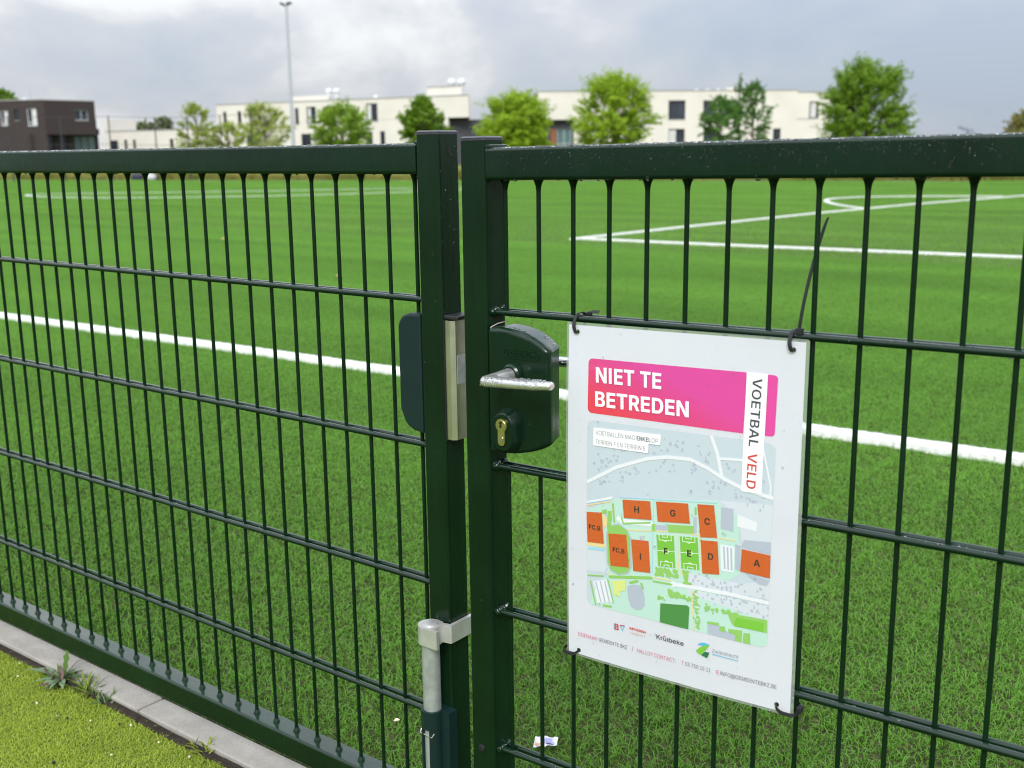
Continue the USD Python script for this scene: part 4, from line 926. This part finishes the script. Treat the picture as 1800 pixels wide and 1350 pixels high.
# low wing further left
w0 = f1.uz(186, 235)[0]; zw = f1.uz(325, 228)[1]
f1w = Facade(f1.A + f1.d * w0, f1.A - f1.d * .3)
b1w = thing('white_wing', 'low single storey cream wing at the left end of the long white building', 'building')
Ww = []
for x0, x1, y in ((193, 208, 247), (217.7, 224, 245.7), (233, 239, 245.7), (297.7, 305, 244)):
    r = f1w.rect(x0, y, x1, y + 10); r[1] = max(.3, r[3] - 1.7); Ww.append(r)
block(b1w, f1w, 0, f1w.len, zl0, zw, Ww, 'white_wall', deep=7)
for r in Ww: window(b1w, f1w, r)
tw = f1w.A + f1w.d * .2; part(b1w, 'end_wall', f1w.slab(sg.box(-.6, zl0, -.01, f1w.uz(188, 210)[1]), -.3, 4), 'white_wall')

# dark link between the two white blocks
f3 = Facade(at(770, 240, 97.5), at(1060, 240, 97.5))
b3 = thing('link_building', 'low dark slate building between the two cream white blocks, mostly behind trees', 'building')
zt3 = f3.uz(900, 210.5)[1]; zband = f3.uz(990, 225)[1]
G3 = [f3.rect(979, 226.5, 1004, 262)]; G3[0][1] = .1
R3 = f3.rect(968, 226.5, 978, 262)
poly = sg.box(0, -.05, f3.len, zt3).difference(sg.box(*G3[0]))
part(b3, 'wall', f3.slab(poly, 0, .3), 'slate'); part(b3, 'side_wall', f3.slab(sg.box(.01, -.05, f3.len - .01, zt3 - .2), -.31, 7), 'slate'); part(b3, 'coping', f3.slab(sg.box(0, zt3 + .002, f3.len, zt3 + .06), .05, 7), 'roof_dark')
part(b3, 'wood_panel', f3.slab(sg.box(R3[0], .05, R3[2], R3[3]), .03, .02), 'rust_panel')
window(b3, f3, G3[0], mull=(.5,), bars=(.55,), glass='green_glass', frame='mast_grey')

# right white block
f2 = Facade(at(945, 163, 96.0), at(1462, 162.5, 99.5)); f2.skew = end_skew(f2, at(945, 163, 96.0))
b2 = thing('white_building', 'wide cream white building with square dark windows, right of the middle behind trees', 'building', 'cream white apartment buildings')
t2a, t2b = f2.uz(1130, 160.5)[1], f2.uz(1430, 162.5)[1]
W2 = [f2.rect(1173.6, 176.7, 1202.8, 209.7), f2.rect(1234.7, 176.7, 1257, 209), f2.rect(1264, 176.7, 1295.8, 209), f2.rect(1421, 178.6, 1436, 207.8)]
for x0, x1, y in ((1173.6, 1202, 226.7), (1234.7, 1262, 226.7), (1357, 1370, 226)):
    r = f2.rect(x0, y, x1, y + 12); r[1] = r[3] - 2.0; W2.append(r)
uo = f2.uz(1008, 211)[0]; zo = f2.uz(980, 210.5)[1]; us = f2.uz(1400, 160)[0]
poly = so.unary_union([sg.box(0, zo, uo + .02, t2a), sg.box(uo, -.05, us + .01, t2a), sg.box(us, -.05, f2.len, t2b)]).difference(so.unary_union([sg.box(*r) for r in W2]))
part(b2, 'wall', f2.slab(poly, .3, .28), 'white_wall')
part(b2, 'side_wall', f2.slab(sg.box(.003, zo, f2.len - .003, t2b - .3), .014, 10), 'white_wall')
part(b2, 'side_wall', f2.slab(sg.box(uo + .003, -.05, f2.len - .02, zo - .01), .012, 9.5), 'white_wall')
part(b2, 'coping', f2.slab(sg.box(-.04, t2a + .002, us, t2a + .08), .35, 10), 'coping'); part(b2, 'coping', f2.slab(sg.box(us + .003, t2b + .002, f2.len + .04, t2b + .08), .35, 10), 'coping')
part(b2, 'ledge', f2.slab(sg.box(us, f2.uz(1410, 208.2)[1] - .06, f2.uz(1421, 200)[0], f2.uz(1410, 208.2)[1]), .33, .05), 'coping')
f2w = Facade(f2.A + f2.n * .3, f2.B + f2.n * .3)
for k, r in enumerate(W2): window(b2, f2w, r, mull=(.5,) if r[2] - r[0] > 1.0 else (), curtain=(.04, .48) if k == 4 else ((.2, .8) if k == 3 else None))
(ua, _), (ub, _) = f2.uz(1286, 155), f2.uz(1312, 155)
part(b2, 'roof_house', f2.slab(sg.box(ua, t2a + .1, ub, f2.uz(1300, 152)[1]), -2, 3), 'white_wall')
for x in (1236, 1256, 1275): p = f2.A + f2.d * f2.uz(x, 160)[0] - f2.n * 2; dome(b2, (*p, t2a + .12), .16, 1)
p = f2.A + f2.d * f2.uz(1345, 160)[0] - f2.n * 2; dome(b2, (*p, t2a + .42), .26, 1)

# brown brick villa at the left
f4 = Facade(at(76, 176, 100), at(165.5, 178.5, 103.6)); f4l = Facade(at(-60, 178, 102), at(76, 176, 100)); f4.skew = end_skew(f4, at(165.5, 178.5, 103.6)); f4l.skew = end_skew(f4l, at(76, 176, 100))
b4 = thing('brown_house', 'dark brown brick house with a flat roof at the far left', 'house')
z4, z4l = f4.uz(80, 176)[1] - .012, f4l.uz(40, 176.5)[1]
zov = f4.uz(110, 236.5)[1]
Wa = [f4.rect(131, 192.7, 156, 211.7)]
block(b4, f4, 0, f4.len, zov, z4, Wa, 'brown_brick', 2.0)
for r in Wa: window(b4, f4, r, mull=(.5,), frame='mast_grey')
Wl = [f4l.rect(45.7, 190, 66, 220.7), f4l.rect(24, 192.7, 35, 211.7), f4l.rect(-1, 194, 16, 220.7), f4l.rect(-40, 194, -22, 220.7)]
Wl = [r for r in Wl if r[2] < f4l.len - .02] or Wl
Wl[0][2] = min(Wl[0][2], f4l.len - .15)
block(b4, f4l, 0, f4l.len - .003, -.05, z4l, Wl, 'brown_brick', 9)
for k, r in enumerate(Wl): window(b4, f4l, r, mull=(.5,), bars=(.18,), frame='frame_dark' if k == 1 else 'white_plastic', curtain=(.5, .95) if k in (0, 2) else None)
f4d = Facade(f4.A - f4.n * 1.2 - f4.d * 1.0, f4.B - f4.n * 1.2 + f4.d * .75)
Wd = []
for x0, x1, y in ((130, 170, 239.5), (49, 60, 238), (84, 96, 239), (104, 120, 239)):
    r = f4d.rect(x0, y, x1, y + 20); r[1] = .25; Wd.append(r)
Wd = [r for r in Wd if r[0] > .05 and r[2] < f4d.len - .05]
block(b4, f4d, 0, f4d.len, -.05, zov - .01, Wd, 'brown_brick', 8, cop=False)
for k, r in enumerate(Wd): window(b4, f4d, r, mull=(.33, .66) if k == 0 else (), glass='green_glass' if k == 0 else 'window_glass')
(ue, ze) = f4.uz(172, 224); f4e = Facade(f4.B - f4.n * .8 + f4.d * .004, f4.B - f4.n * .8 + f4.d * .68)
part(b4, 'annexe', f4e.slab(sg.box(0, zov, f4e.len, f4.uz(172, 226)[1]), 0, 7), 'brown_brick')
part(b4, 'balustrade', f4e.slab(sg.box(0, f4.uz(172, 226)[1] + .004, f4e.len * .75, f4.uz(172, 208)[1]), -.1, .04), 'window_glass')
p = f4.A + f4.d * f4.uz(71, 174)[0] - f4.n * 2
part(b4, 'flue', cat_([cyl((*p, z4), (*p, z4 + .55), .10, n=14), cyl((*p, z4 + .55), (*p, f4.uz(71, 155)[1]), .05, n=12)]), 'mast_grey')
p = f4l.A + f4l.d * f4l.uz(5, 177)[0] - f4l.n * 3; dome(b4, (*p, z4l + .1), .25, 2)

# ------------------------------------------------------------------ mast, ball fence, bags, far pylon and crane
foot = ground_at(519, 315.5, -.07); dm = depth_of(foot)
tp_ = at(505.5, 16, dm); hm = tp_[2]
mast = thing('floodlight_mast', 'tall grey floodlight mast with two lamp heads at the far side of the field', 'floodlight', at=foot)
Hm = hm + .07
part(mast, 'pole', lathe([(.085, 0), (.075, Hm * .4), (.055, Hm), (0, Hm)], 16), 'mast_grey', smooth=50)
part(mast, 'base_plate', cyl((0, 0, 0), (0, 0, .035), .16, n=20), 'mast_grey')
rx = RGT / np.linalg.norm(RGT)
part(mast, 'cross_arm', tube_path([-rx * .16 + (0, 0, Hm - .03), rx * .01 + (0, 0, Hm - .10), rx * .14 + (0, 0, Hm + .03)], .022, 8), 'lamp_grey')
for o, h, w in ((-.17, .02, .19), (.12, .05, .21)):
    lm = rbox(-w * .55, w * .55, -.11, .11, -.045, .045, .03, 3); lm.apply_transform(trimesh.transformations.rotation_matrix(.35 if o < 0 else -.1, (0, 1, 0))); lm.apply_transform(trimesh.transformations.rotation_matrix(YAW, (0, 0, 1)))
    lm.apply_translation(rx * o + np.array([0, 0, Hm + h])); hd = part(mast, 'lamp_head', lm, 'lamp_grey', smooth=40)
    gl_ = rbox(-w * .42, w * .42, -.085, .085, -.052, -.044, .003, 2); gl_.apply_transform(trimesh.transformations.rotation_matrix(.35 if o < 0 else -.1, (0, 1, 0))); gl_.apply_transform(trimesh.transformations.rotation_matrix(YAW, (0, 0, 1))); gl_.apply_translation(rx * o + np.array([0, 0, Hm + h])); part(hd, 'lens', gl_, 'window_glass')
# ball-stop fence
fx = [(-40, 206), (13, 206), (104.5, 206), (190, 205), (271, 207), (328, 206), (386, 203), (440, 201)]
bf = thing('ball_stop_fence', 'thin dark posts and wires of a tall fence near the brown house', 'fence')
tops = []
for x, y in fx:
    p = at(x, y, 47.0); q = p.copy(); q[2] = -.07; tops.append(p)
    part(bf, 'post', cyl(q, p + (0, 0, .03), .030, .024, n=10), 'fence_dark', smooth=50)
tops = np.array(tops)
for dz in (0, -1.15): part(bf, 'cable', tube_path(tops + (0, 0, dz), .008, 5), 'fence_dark')
# things left lying at the far edge
p = ground_at(241, 317, -.02)
for (px, mat, lab, sx) in ((241, 'bag_dark', 'small dark blue bag lying at the far edge of the field', .26), (266, 'bag_pale', 'small pale grey bag lying beside the dark bag at the far edge', .24)):
    o = ground_at(px, 316.5, -.02); t = thing('sports_bag', lab, 'bag', None, None, at=o, rotz=YAW)
    bm = trimesh.creation.icosphere(subdivisions=3, radius=1); bm.vertices *= (sx, .16, .15); bm.vertices[:, 2] = np.maximum(bm.vertices[:, 2] + .13, 0); part(t, 'body', bm, mat, smooth=True)
    part(t, 'strap', tube_path([(-sx * .6, 0, .24), (-sx * .3, -.02, .33), (sx * .3, -.02, .33), (sx * .6, 0, .24)], .012, 6), mat)
# far pylon
def lattice(name, label, cat, base, H, wb, wt, arms):
    t = thing(name, label, cat, at=base)
    ms = []; c = lambda k, z: np.array([(1 if k in (0, 1) else -1), (1 if k in (0, 3) else -1), 0]) * (wb + (wt - wb) * z / H) / 2 + (0, 0, z)
    for k in range(4):
        part(t, 'leg', cyl(c(k, 0), c(k, H), .16, .10, n=6), 'pylon_haze_grey')
    zz = np.linspace(0, H, 9)
    for k in range(4):
        for a, b in zip(zz[:-1], zz[1:]): ms += [cyl(c(k, a), c((k + 1) % 4, b), .05, n=5), cyl(c((k + 1) % 4, a), c(k, b), .05, n=5)]
    part(t, 'bracing', cat_(ms), 'pylon_haze_grey')
    for z, w in arms:
        part(t, 'cross_arm', cat_([tube_path([-rx * w + (0, 0, z), (0, 0, z + 1.0), rx * w + (0, 0, z)], .10, 5), tube_path([-rx * w + (0, 0, z), rx * w + (0, 0, z)], .10, 5)]), 'pylon_haze_grey')
    return t
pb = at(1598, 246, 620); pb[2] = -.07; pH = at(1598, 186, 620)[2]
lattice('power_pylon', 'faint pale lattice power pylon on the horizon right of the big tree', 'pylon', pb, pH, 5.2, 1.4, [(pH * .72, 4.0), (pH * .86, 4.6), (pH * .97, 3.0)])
cb = at(1700, 245, 520); cb[2] = -.07
cr = thing('crane', 'small dark crane jib on the horizon at the right', 'crane', at=cb)
cz = at(1700, 231.5, 520)[2]
part(cr, 'tower', cyl((0, 0, 0), (0, 0, cz), .35, n=8), 'bag_dark'); j0, j1 = at(1684, 224.5, 520) - cb, at(1712, 233.5, 520) - cb
part(cr, 'jib', cat_([tube_path([j0, j1], .22, 6), tube_path([j0 + (0, 0, .8), j1 + (0, 0, 1.2)], .12, 5)]), 'bag_dark')

# ------------------------------------------------------------------ trees
def tree(name, label, px, top, halfw, base_py, depth, mat, n_clump, leaf, dens=46, prof='round', seed=0, gap=.0, group=None, lean=0.0, squash=1.0):
    r = np.random.default_rng(100 + seed)
    c = at(px, 250, depth); ctr = np.array([c[0], c[1], -.07]); k = depth / FPX
    ztop = at(px, top + 8, depth)[2]; zlow = at(px, base_py, depth)[2]; zlow = max(zlow, .55); W = halfw * k * .90; H = ztop - zlow
    t = thing(name, label, 'tree', group, at=ctr)
    def width(h):
        if prof == 'cone': return np.interp(h, [0, .12, .35, .7, .9, 1], [.72, .95, 1.0, .62, .32, .06])
        if prof == 'oval': return np.interp(h, [0, .15, .4, .65, .88, 1], [.55, .88, 1.0, .86, .46, .08])
        if prof == 'wide': return np.interp(h, [0, .2, .5, .75, .92, 1], [.84, 1.0, 1.0, .90, .66, .24])
        return np.interp(h, [0, .18, .45, .72, .92, 1], [.66, .92, 1.0, .88, .58, .16])
    pts = []
    while len(pts) < n_clump * 1.9:
        h = r.uniform(.0, 1.0); a = r.uniform(0, 2 * np.pi); rr = math.sqrt(r.uniform(.05, 1)) ** .8
        wob = .74 + .50 * meshkit.noise(np.array([math.cos(a) * 1.6 + seed * 7, math.sin(a) * 1.6, h * 3.2]))
        w = W * width(h) * wob * rr * .93
        q = np.array([w * math.cos(a) + lean * h, w * math.sin(a) * squash, zlow + .07 + h * H * .965])
        if gap and meshkit.noise(q * 1.5 / max(.5, W * .55) + seed * 13) < gap: continue
        pts.append(q)
    pts = np.array(pts)
    V, F = [], []
    for q in pts:
        rad = r.uniform(.5, 1.1) * max(.20, W * .19)
        n = int(dens * 1.25 * r.uniform(.7, 1.3))
        d = r.normal(0, 1, (n, 3)); d /= np.linalg.norm(d, axis=1)[:, None]; d *= (r.uniform(0, 1, n) ** .6)[:, None] * rad * .8; d[:, 2] *= .7
        g_ = q - (lean * .5, 0, zlow + .07 + H * .25); g_ = g_ / (np.linalg.norm(g_) + 1e-9) + r.normal(0, .35, 3); sp = r.uniform(-.9, 1.3, n) * rad; d = d * (1 - .35 * np.abs(sp[:, None]) / rad / 1.3) + sp[:, None] * g_ * .95
        o = q + d
        nrm = r.normal(0, .75, (n, 3)) + (0, 0, .8) + d / rad * .6; nrm /= np.linalg.norm(nrm, axis=1)[:, None]
        a = np.cross(nrm, r.normal(0, 1, (n, 3))); a /= np.linalg.norm(a, axis=1)[:, None]; b = np.cross(nrm, a)
        s = leaf * .84 * r.uniform(.6, 1.35, n)[:, None]
        base = len(V) * 1
        quad = np.stack([o - a * s, o - b * s * .48 + nrm * s * .1, o + a * s, o + b * s * .48 + nrm * s * .1], 1).reshape(-1, 3)
        V.append(quad); 
    V = np.vstack(V); nq = len(V) // 4; i = np.arange(nq) * 4
    F = np.vstack([np.stack([i, i + 1, i + 2], 1), np.stack([i, i + 2, i + 3], 1)])
    th = zlow + .07 + H * .72; tr0 = max(.045, W * .045)
    trunk_p = [(0, 0, 0), (.02 * W, .01, th * .33), (lean * .3 + .03 * W, -.02 * W, th * .66), (lean * .7, 0, th)]
    tk = part(t, 'trunk', tube_path(trunk_p, np.array([tr0 * 1.15, tr0, tr0 * .7, tr0 * .35]), 9), 'bark', smooth=True)
    lim = []
    for q in pts[r.permutation(len(pts))[:26]]:
        h0 = max(.35, min(th * .97, q[2] * r.uniform(.45, .75))); s0 = np.array([lean * h0 / max(th, .1) * .6, 0, h0]); mid = (s0 + q) / 2 + (0, 0, -.06 * W)
        lim.append(tube_path([s0, mid, q], np.array([tr0 * .42, tr0 * .28, tr0 * .1]), 5))
    part(t, 'limb', cat_(lim), 'bark', smooth=True)
    part(t, 'crown', trimesh.Trimesh(V, F, process=False), mat)


tree('tree', 'dark green tree top showing above the roof at the far left', 15, 152, 24, 185, 118, 'tree_bright', 60, .14, seed=1)
tree('tree', 'small grey green tree behind the low wing, the left one of a pair', 258, 207, 20, 232, 128, 'tree_grey', 40, .16, seed=2, prof='wide')
tree('tree', 'small grey green tree behind the low wing, the right and taller of a pair', 291, 199, 19, 232, 128, 'tree_grey', 44, .16, seed=3)
tree('tree', 'loose light green young tree, furthest left of those in front of the white building', 347, 177, 42, 262, 72, 'tree_loose', 84, .085, dens=30, prof='round', gap=.46, seed=4)
tree('tree', 'low yellow green tree between two taller loose trees at the left', 402, 209, 34, 262, 74, 'tree_loose', 50, .085, dens=34, prof='wide', gap=.40, seed=5)
tree('tree', 'loose yellow green tree just left of the floodlight mast', 466, 175, 54, 262, 70, 'tree_loose', 105, .085, dens=32, prof='round', gap=.46, seed=6)
tree('tree', 'mid green rounded tree just right of the floodlight mast', 603, 180, 58, 264, 70, 'tree_mid', 150, .095, dens=44, prof='wide', gap=.28, seed=7)
tree('tree', 'dense green oval tree behind the gate stile of the left leaf', 744, 166, 47, 262, 68, 'tree_bright', 190, .095, dens=52, prof='oval', seed=8)
tree('tree', 'dense yellow green round tree above the gate stile of the right leaf', 908, 164, 74, 264, 66, 'tree_lime', 300, .095, dens=50, prof='wide', gap=.18, seed=9)
tree('tree', 'large lime green tree with ragged edges, right of the round yellow green one', 1077, 128, 80, 262, 64, 'tree_lime', 260, .095, dens=44, prof='round', gap=.30, seed=10)
tree('tree', 'dark green gappy tree before the right white building, left and bushier of a pair', 1264, 164, 44, 262, 66, 'tree_dark', 100, .085, dens=40, prof='round', gap=.36, seed=11)
tree('tree', 'dark green slender ragged tree, right and taller part of a pair before the white building', 1322, 138, 40, 262, 67, 'tree_dark', 92, .085, dens=38, prof='round', gap=.42, seed=12)
tree('tree', 'thin dark sprig of a tree rising above the flat roof of the right white building', 1298, 128, 13, 200, 68, 'tree_dark', 16, .08, dens=26, prof='oval', gap=.30, seed=15)
tree('tree', 'big bright green tree at the right with an open middle, tallest of all', 1521, 105, 86, 262, 62, 'tree_bright', 310, .10, dens=46, prof='wide', gap=.31, seed=13)
tree('tree', 'olive brown tree cut off by the right edge of the picture', 1808, 186, 44, 262, 90, 'tree_olive', 120, .12, dens=40, prof='round', gap=.2, seed=14)

# ------------------------------------------------------------------ weeds, litter, leaves
def leaf_mesh(L, w, az, rise, droop, o, roll=0.0, seg=6, fold=.25, lobes=0):
    t = np.linspace(0, 1, seg + 1); el = rise - droop * t; d = np.array([math.cos(az), math.sin(az)])
    st = L / seg; x = np.r_[0, np.cumsum(np.cos(el[:-1]) * st)]; z = np.r_[0, np.cumsum(np.sin(el[:-1]) * st)]
    ww = w * np.sin(np.pi * np.clip(t * .93 + .05, 0, 1)) ** .8 * (.55 + .45 * np.sin(np.pi * t)); ww[-1] = w * .02
    if lobes: ww = ww * (1 + .35 * np.sin(t * lobes * 6.28))
    n = np.array([-d[1], d[0]]); V = []
    for k in range(seg + 1):
        c = np.array([x[k] * d[0], x[k] * d[1], z[k]]) + o; up = np.array([n[0] * math.cos(roll), n[1] * math.cos(roll), math.sin(roll)])
        V += [c - up * ww[k] / 2 + (0, 0, fold * ww[k] / 2), c, c + up * ww[k] / 2 + (0, 0, fold * ww[k] / 2)]
    F = []
    for k in range(seg):
        a = 3 * k; F += [[a, a + 1, a + 4], [a, a + 4, a + 3], [a + 1, a + 2, a + 5], [a + 1, a + 5, a + 4]]
    V = np.array(V); V = np.vstack([V, V - (0, 0, .0004)]); nv = 3 * (seg + 1); F = np.array(F)
    return trimesh.Trimesh(V, np.vstack([F, F[:, ::-1] + nv]), process=False)


wr = np.random.default_rng(21)
weed = thing('weed', 'rosette of green and brownish weed leaves growing at the kerb edge, lower left', 'weed', at=(.085, -.036, -.012))
for k in range(9):   # lower, pale grey green leaves lying out
    az = [3.5, 3.25, 4.25, 4.7, 5.05, 5.35, .55, 2.6, 5.8][k]; Lf = .86 * [.105, .085, .062, .050, .058, .065, .085, .060, .07][k]
    part(weed, 'leaf', leaf_mesh(Lf, .0135, az, .35, .55, (0, 0, .006), wr.uniform(-.3, .3), 7, lobes=2 if k < 2 else 0), 'weed_pale', smooth=True)
for k in range(30):
    part(weed, 'leaf', leaf_mesh(wr.uniform(.018, .040), wr.uniform(.004, .009), wr.uniform(0, 6.28), wr.uniform(.5, 1.3), wr.uniform(.3, 1.2), (wr.normal(0, .013), wr.normal(0, .010), .006), wr.uniform(-.6, .6), 7, lobes=wr.integers(2, 5)), ('weed_brown', 'weed_green', 'weed_brown', 'weed_pale')[k % 4], smooth=True)
part(weed, 'leaf', leaf_mesh(.066, .012, 1.9, 1.40, .35, (.006, .004, .012), .2, 9, lobes=4), 'weed_green', smooth=True)
part(weed, 'leaf', leaf_mesh(.050, .011, .8, 1.10, .55, (.010, .004, .012), -.2, 9, lobes=4), 'weed_green', smooth=True)
part(weed, 'leaf', leaf_mesh(.052, .012, .35, .8, .7, (.016, .002, .012), -.2, 9, lobes=3), 'weed_pale', smooth=True)
for (o, nb, L0, lab, mats) in (((.170, -.034, -.014), 34, .055, 'yellow green grass tuft beside the weed at the kerb edge', ('weed_lime', 'weed_green')), ((.232, -.036, -.014), 16, .034, 'small spray of green seedlings on the kerb joint edge, right of the yellow tuft', ('weed_green', 'weed_pale')), ((.532, -.034, -.014), 30, .030, 'short lime green tuft in the dirt beside the kerb, nearest the bottom edge', ('weed_lime', 'weed_lime'))):
    t = thing('grass_tuft', lab, 'grass tuft', at=o)
    for j, mm in enumerate(mats):
        ms = [leaf_mesh(L0 * wr.uniform(.6, 1.25), wr.uniform(.0022, .0050), wr.uniform(0, 6.28), wr.uniform(.5, 1.4), wr.uniform(.2, 1.2), (wr.normal(0, .012), wr.normal(0, .006), 0), 0, 5) for _ in range(nb // 2)]
        part(t, 'blade', cat_(ms), mm, smooth=True, kind='stuff')
# crumpled wrapper on the turf
lit = thing('wrapper', 'small crumpled white and violet sweet wrapper lying on the turf behind the right leaf', 'litter', at=(1.022, .322, .012), rotz=.5)
def crumple(w, d, z, seed, n=9):
    u, v = np.meshgrid(np.linspace(-w / 2, w / 2, n), np.linspace(-d / 2, d / 2, n)); hgt = .016 * (meshkit.fbm(np.c_[u.ravel() * 70, v.ravel() * 70, np.zeros(n * n)], 3, seed) - .4)
    P = np.c_[u.ravel(), v.ravel(), hgt + z]; F = []
    for a in range(n - 1):
        for b in range(n - 1): i = a * n + b; F += [[i, i + 1, i + n + 1], [i, i + n + 1, i + n]]
    F = np.array(F); return trimesh.Trimesh(np.vstack([P, P - (0, 0, .0006)]), np.vstack([F, F[:, ::-1] + n * n]), process=False)
part(lit, 'foil', crumple(.040, .030, 0, 4), 'foil'); part(lit, 'print', moved(crumple(.017, .018, .0012, 4), t=(.006, .002, 0)), 'foil_blue'); part(lit, 'print', moved(crumple(.010, .007, .0016, 4), t=(-.012, -.009, 0)), 'foil_orange')
for (px, py, sz, lab) in ((692, 1267, .012, 'pale crumb on the turf low down behind the left leaf, near the drop bolt'), (590, 485, .06, 'small yellow fallen leaf far out on the turf behind the left leaf'), (388, 421, .09, 'tiny yellow fallen leaf far off on the turf, seen between the left bars'), (1340, 1010, .0, '')):
    if not sz: continue
    o = ground_at(px, py, .016); single('fallen_leaf' if 'leaf' in lab.split(' on ')[0] or 'fallen' in lab else 'crumb', moved(leaf_mesh(sz, sz * .6, 1.0, .2, .5, (0, 0, 0), .3, 6), t=o), 'dry_leaf' if sz > .02 else 'crumb', lab, 'leaf' if sz > .02 else 'crumb')

# ------------------------------------------------------------------ rain drops
dr = np.random.default_rng(77); ico = trimesh.creation.icosphere(subdivisions=2, radius=1.0)
DV, DF, dn = [], [], 0
def Rot(yaw): c, s = math.cos(yaw), math.sin(yaw); return np.array([[c, -s, 0], [s, c, 0], [0, 0, 1]])
def drop(p, nrm, r, flat=.5, stretch=1.0, off=(0, 0, 0), yaw=0.0):
    """A bead of water sitting on a face (nrm is the face's normal, in the leaf's axes)."""
    global dn
    nrm = np.asarray(nrm, float); a = np.cross(nrm, (0, 0, 1) if abs(nrm[2]) < .9 else (1, 0, 0)); a /= np.linalg.norm(a); b = np.cross(nrm, a)
    if yaw: p = (p[0], p[1], p[2] + float(np.interp(p[2], [.0, .2252, .4252, .6252, .8252, .99], [-.006, -.0053, -.0033, -.0014, .0006, .0001])) * (p[2] > .9 or p[1] > -.012) + .0100 * (p[0] - .3) * (p[2] > .9 or p[1] > -.012))
    v = ico.vertices; h = np.where(v[:, 2] > 0, v[:, 2] * flat, v[:, 2] * .12)
    q = np.asarray(p) + r * (v[:, :1] * a + v[:, 1:2] * b * stretch + h[:, None] * nrm)
    DV.append(q @ Rot(yaw).T + off); DF.append(ico.faces + dn); dn += len(v)
LO, RO = ((0, 0, 0), 0.0), ((1.2035, -.003, -.0038), .0247)
FR, TOPN, RT = (0, -1, 0), (0, 0, 1), (1, 0, 0)
yf = -HB + .0004
for i in range(430):   # front of the right rail, thinning downwards
    s = dr.uniform(-.01, .62); z = ZT + DZR - .004 - abs(dr.normal(0, .011)); r = abs(dr.normal(0, .0006)) + .00042
    if z > ZTB: drop((s, yf, z), FR, r, .55, dr.uniform(1, 1.35), *RO)
for i in range(130):
    s = dr.uniform(-.3, 1.05); z = ZT - .004 - abs(dr.normal(0, .007)); r = abs(dr.normal(0, .0005)) + .0003
    if z > ZTB: drop((s, yf, z), FR, r, .55, 1.2, *LO)
for i in range(16): drop((dr.uniform(-.01, .6), yf, dr.uniform(ZTB + .004, ZT - .01)), FR, dr.uniform(.0011, .0018), .6, 1.6, *RO)
for (a, b, o, zz) in ((-.02, .95, RO, ZT + DZR), (-.78, 1.06, LO, ZT)):   # beads crowding the tops of the rails
    for i in range(int((b - a) * 1500)):
        s, y = dr.uniform(a, b), dr.uniform(-HB + .001, HB - .001); ed = max(0, abs(y) - (HB - .0045)) ; zt = zz - (.0045 - math.sqrt(max(0, .0045 ** 2 - ed ** 2)))
        drop((s, y, zt), TOPN, abs(dr.normal(0, .0009)) + .0009, .32, dr.uniform(.8, 1.4), *o)
        if i % 3 == 0: drop((s + dr.uniform(0, .002), -HB + dr.uniform(.0012, .0045), zz - .0006), (0, -.35, .94), dr.uniform(.0009, .0016), .36, dr.uniform(.7, 1), *o)
for i in range(240): drop((LX1, dr.uniform(-.017, .017), 1.03 - abs(dr.normal(0, .14))), RT, abs(dr.normal(0, .0005)) + .0003, .5, dr.uniform(1, 1.8), *LO)
for i in range(60): drop((dr.uniform(LX0, LX1 - .003), -HB, 1.03 - abs(dr.normal(0, .2))), FR, abs(dr.normal(0, .0003)) + .00025, .5, 1.4, *LO)
for i in range(50): drop((dr.uniform(RX0 + .003, RX1 - .002), -HB, 1.03 - abs(dr.normal(0, .25))), FR, abs(dr.normal(0, .0003)) + .00025, .5, 1.4, *RO)
for o, a, b, dz in ((LO, -.2, 1.06, 0), (RO, .0, .6, DZR)):    # hanging along the rails' undersides and on the wires
    for i in range(16): drop((dr.uniform(a, b), dr.uniform(-.019, -.010), ZTB + dz + .0002), (0, 0, -1), dr.uniform(.0013, .0023), .85, 1, *o)
    for z in ZH:
        for i in range(80): drop((dr.uniform(a, b), -.0071 + dr.uniform(-.002, .002), z + dz + .0036), TOPN, dr.uniform(.0005, .0012), .4, dr.uniform(1, 2), *o)
        for i in range(5): drop((dr.uniform(a, b), -.0075, z + dz - .0039), (0, 0, -1), dr.uniform(.0010, .0018), .8, 1, *o)
drop((.3380, -.012, ZTB + DZR + .0002), (0, 0, -1), .0030, .95, 1, *RO); drop((.5045, -.012, ZTB + DZR + .0002), (0, 0, -1), .0034, .95, 1, *RO)
for i in range(300):  # lever
    u = dr.uniform(.020, .112); lz = .7494 + .0049 * (u - .0245) / .0915
    if i % 2: a = dr.uniform(-.6, .9); drop((u, -.0768 - .0085 * math.cos(a), lz + .0061 * math.sin(a)), (0, -math.cos(a), math.sin(a)), dr.uniform(.0005, .0014), .6, 1.1, *RO)
    else: drop((u, dr.uniform(-.084, -.070), lz + .0053), TOPN, dr.uniform(.0007, .0017), .6, 1.1, *RO)
for u in (.044, .058, .088, .094): drop((u, -.0775, .7494 + .0049 * (u - .0245) / .0915 - .0062), (0, 0, -1), dr.uniform(.0011, .0018), .8, 1.2, *RO)
for i in range(120):  # top of the lock
    u = dr.uniform(.004, .080); zt = np.interp(u, [q[0] for q in top], [q[1] for q in top]); k_ = np.interp(u, [0, .0838], [1, .93])
    drop((u * k_, dr.uniform(-.022, .008), zt - .0001), TOPN, dr.uniform(.0005, .0013), .4, 1.3, *RO)
for i in range(110):
    u, w = dr.uniform(.105, .395), .40 + .415 * dr.uniform(0, 1) ** .8; drop((u, T0 - .0013 + float(bend(u, w)), w), FR, abs(dr.normal(0, .0005)) + .0003, .4, 1.25, *RO)
single('rain_drops', trimesh.Trimesh(np.vstack(DV), np.vstack(DF), process=False), 'water', 'clear rain drops beaded on the green rails, wires, lock and handle', 'rain drops', kind='stuff', smooth=True)
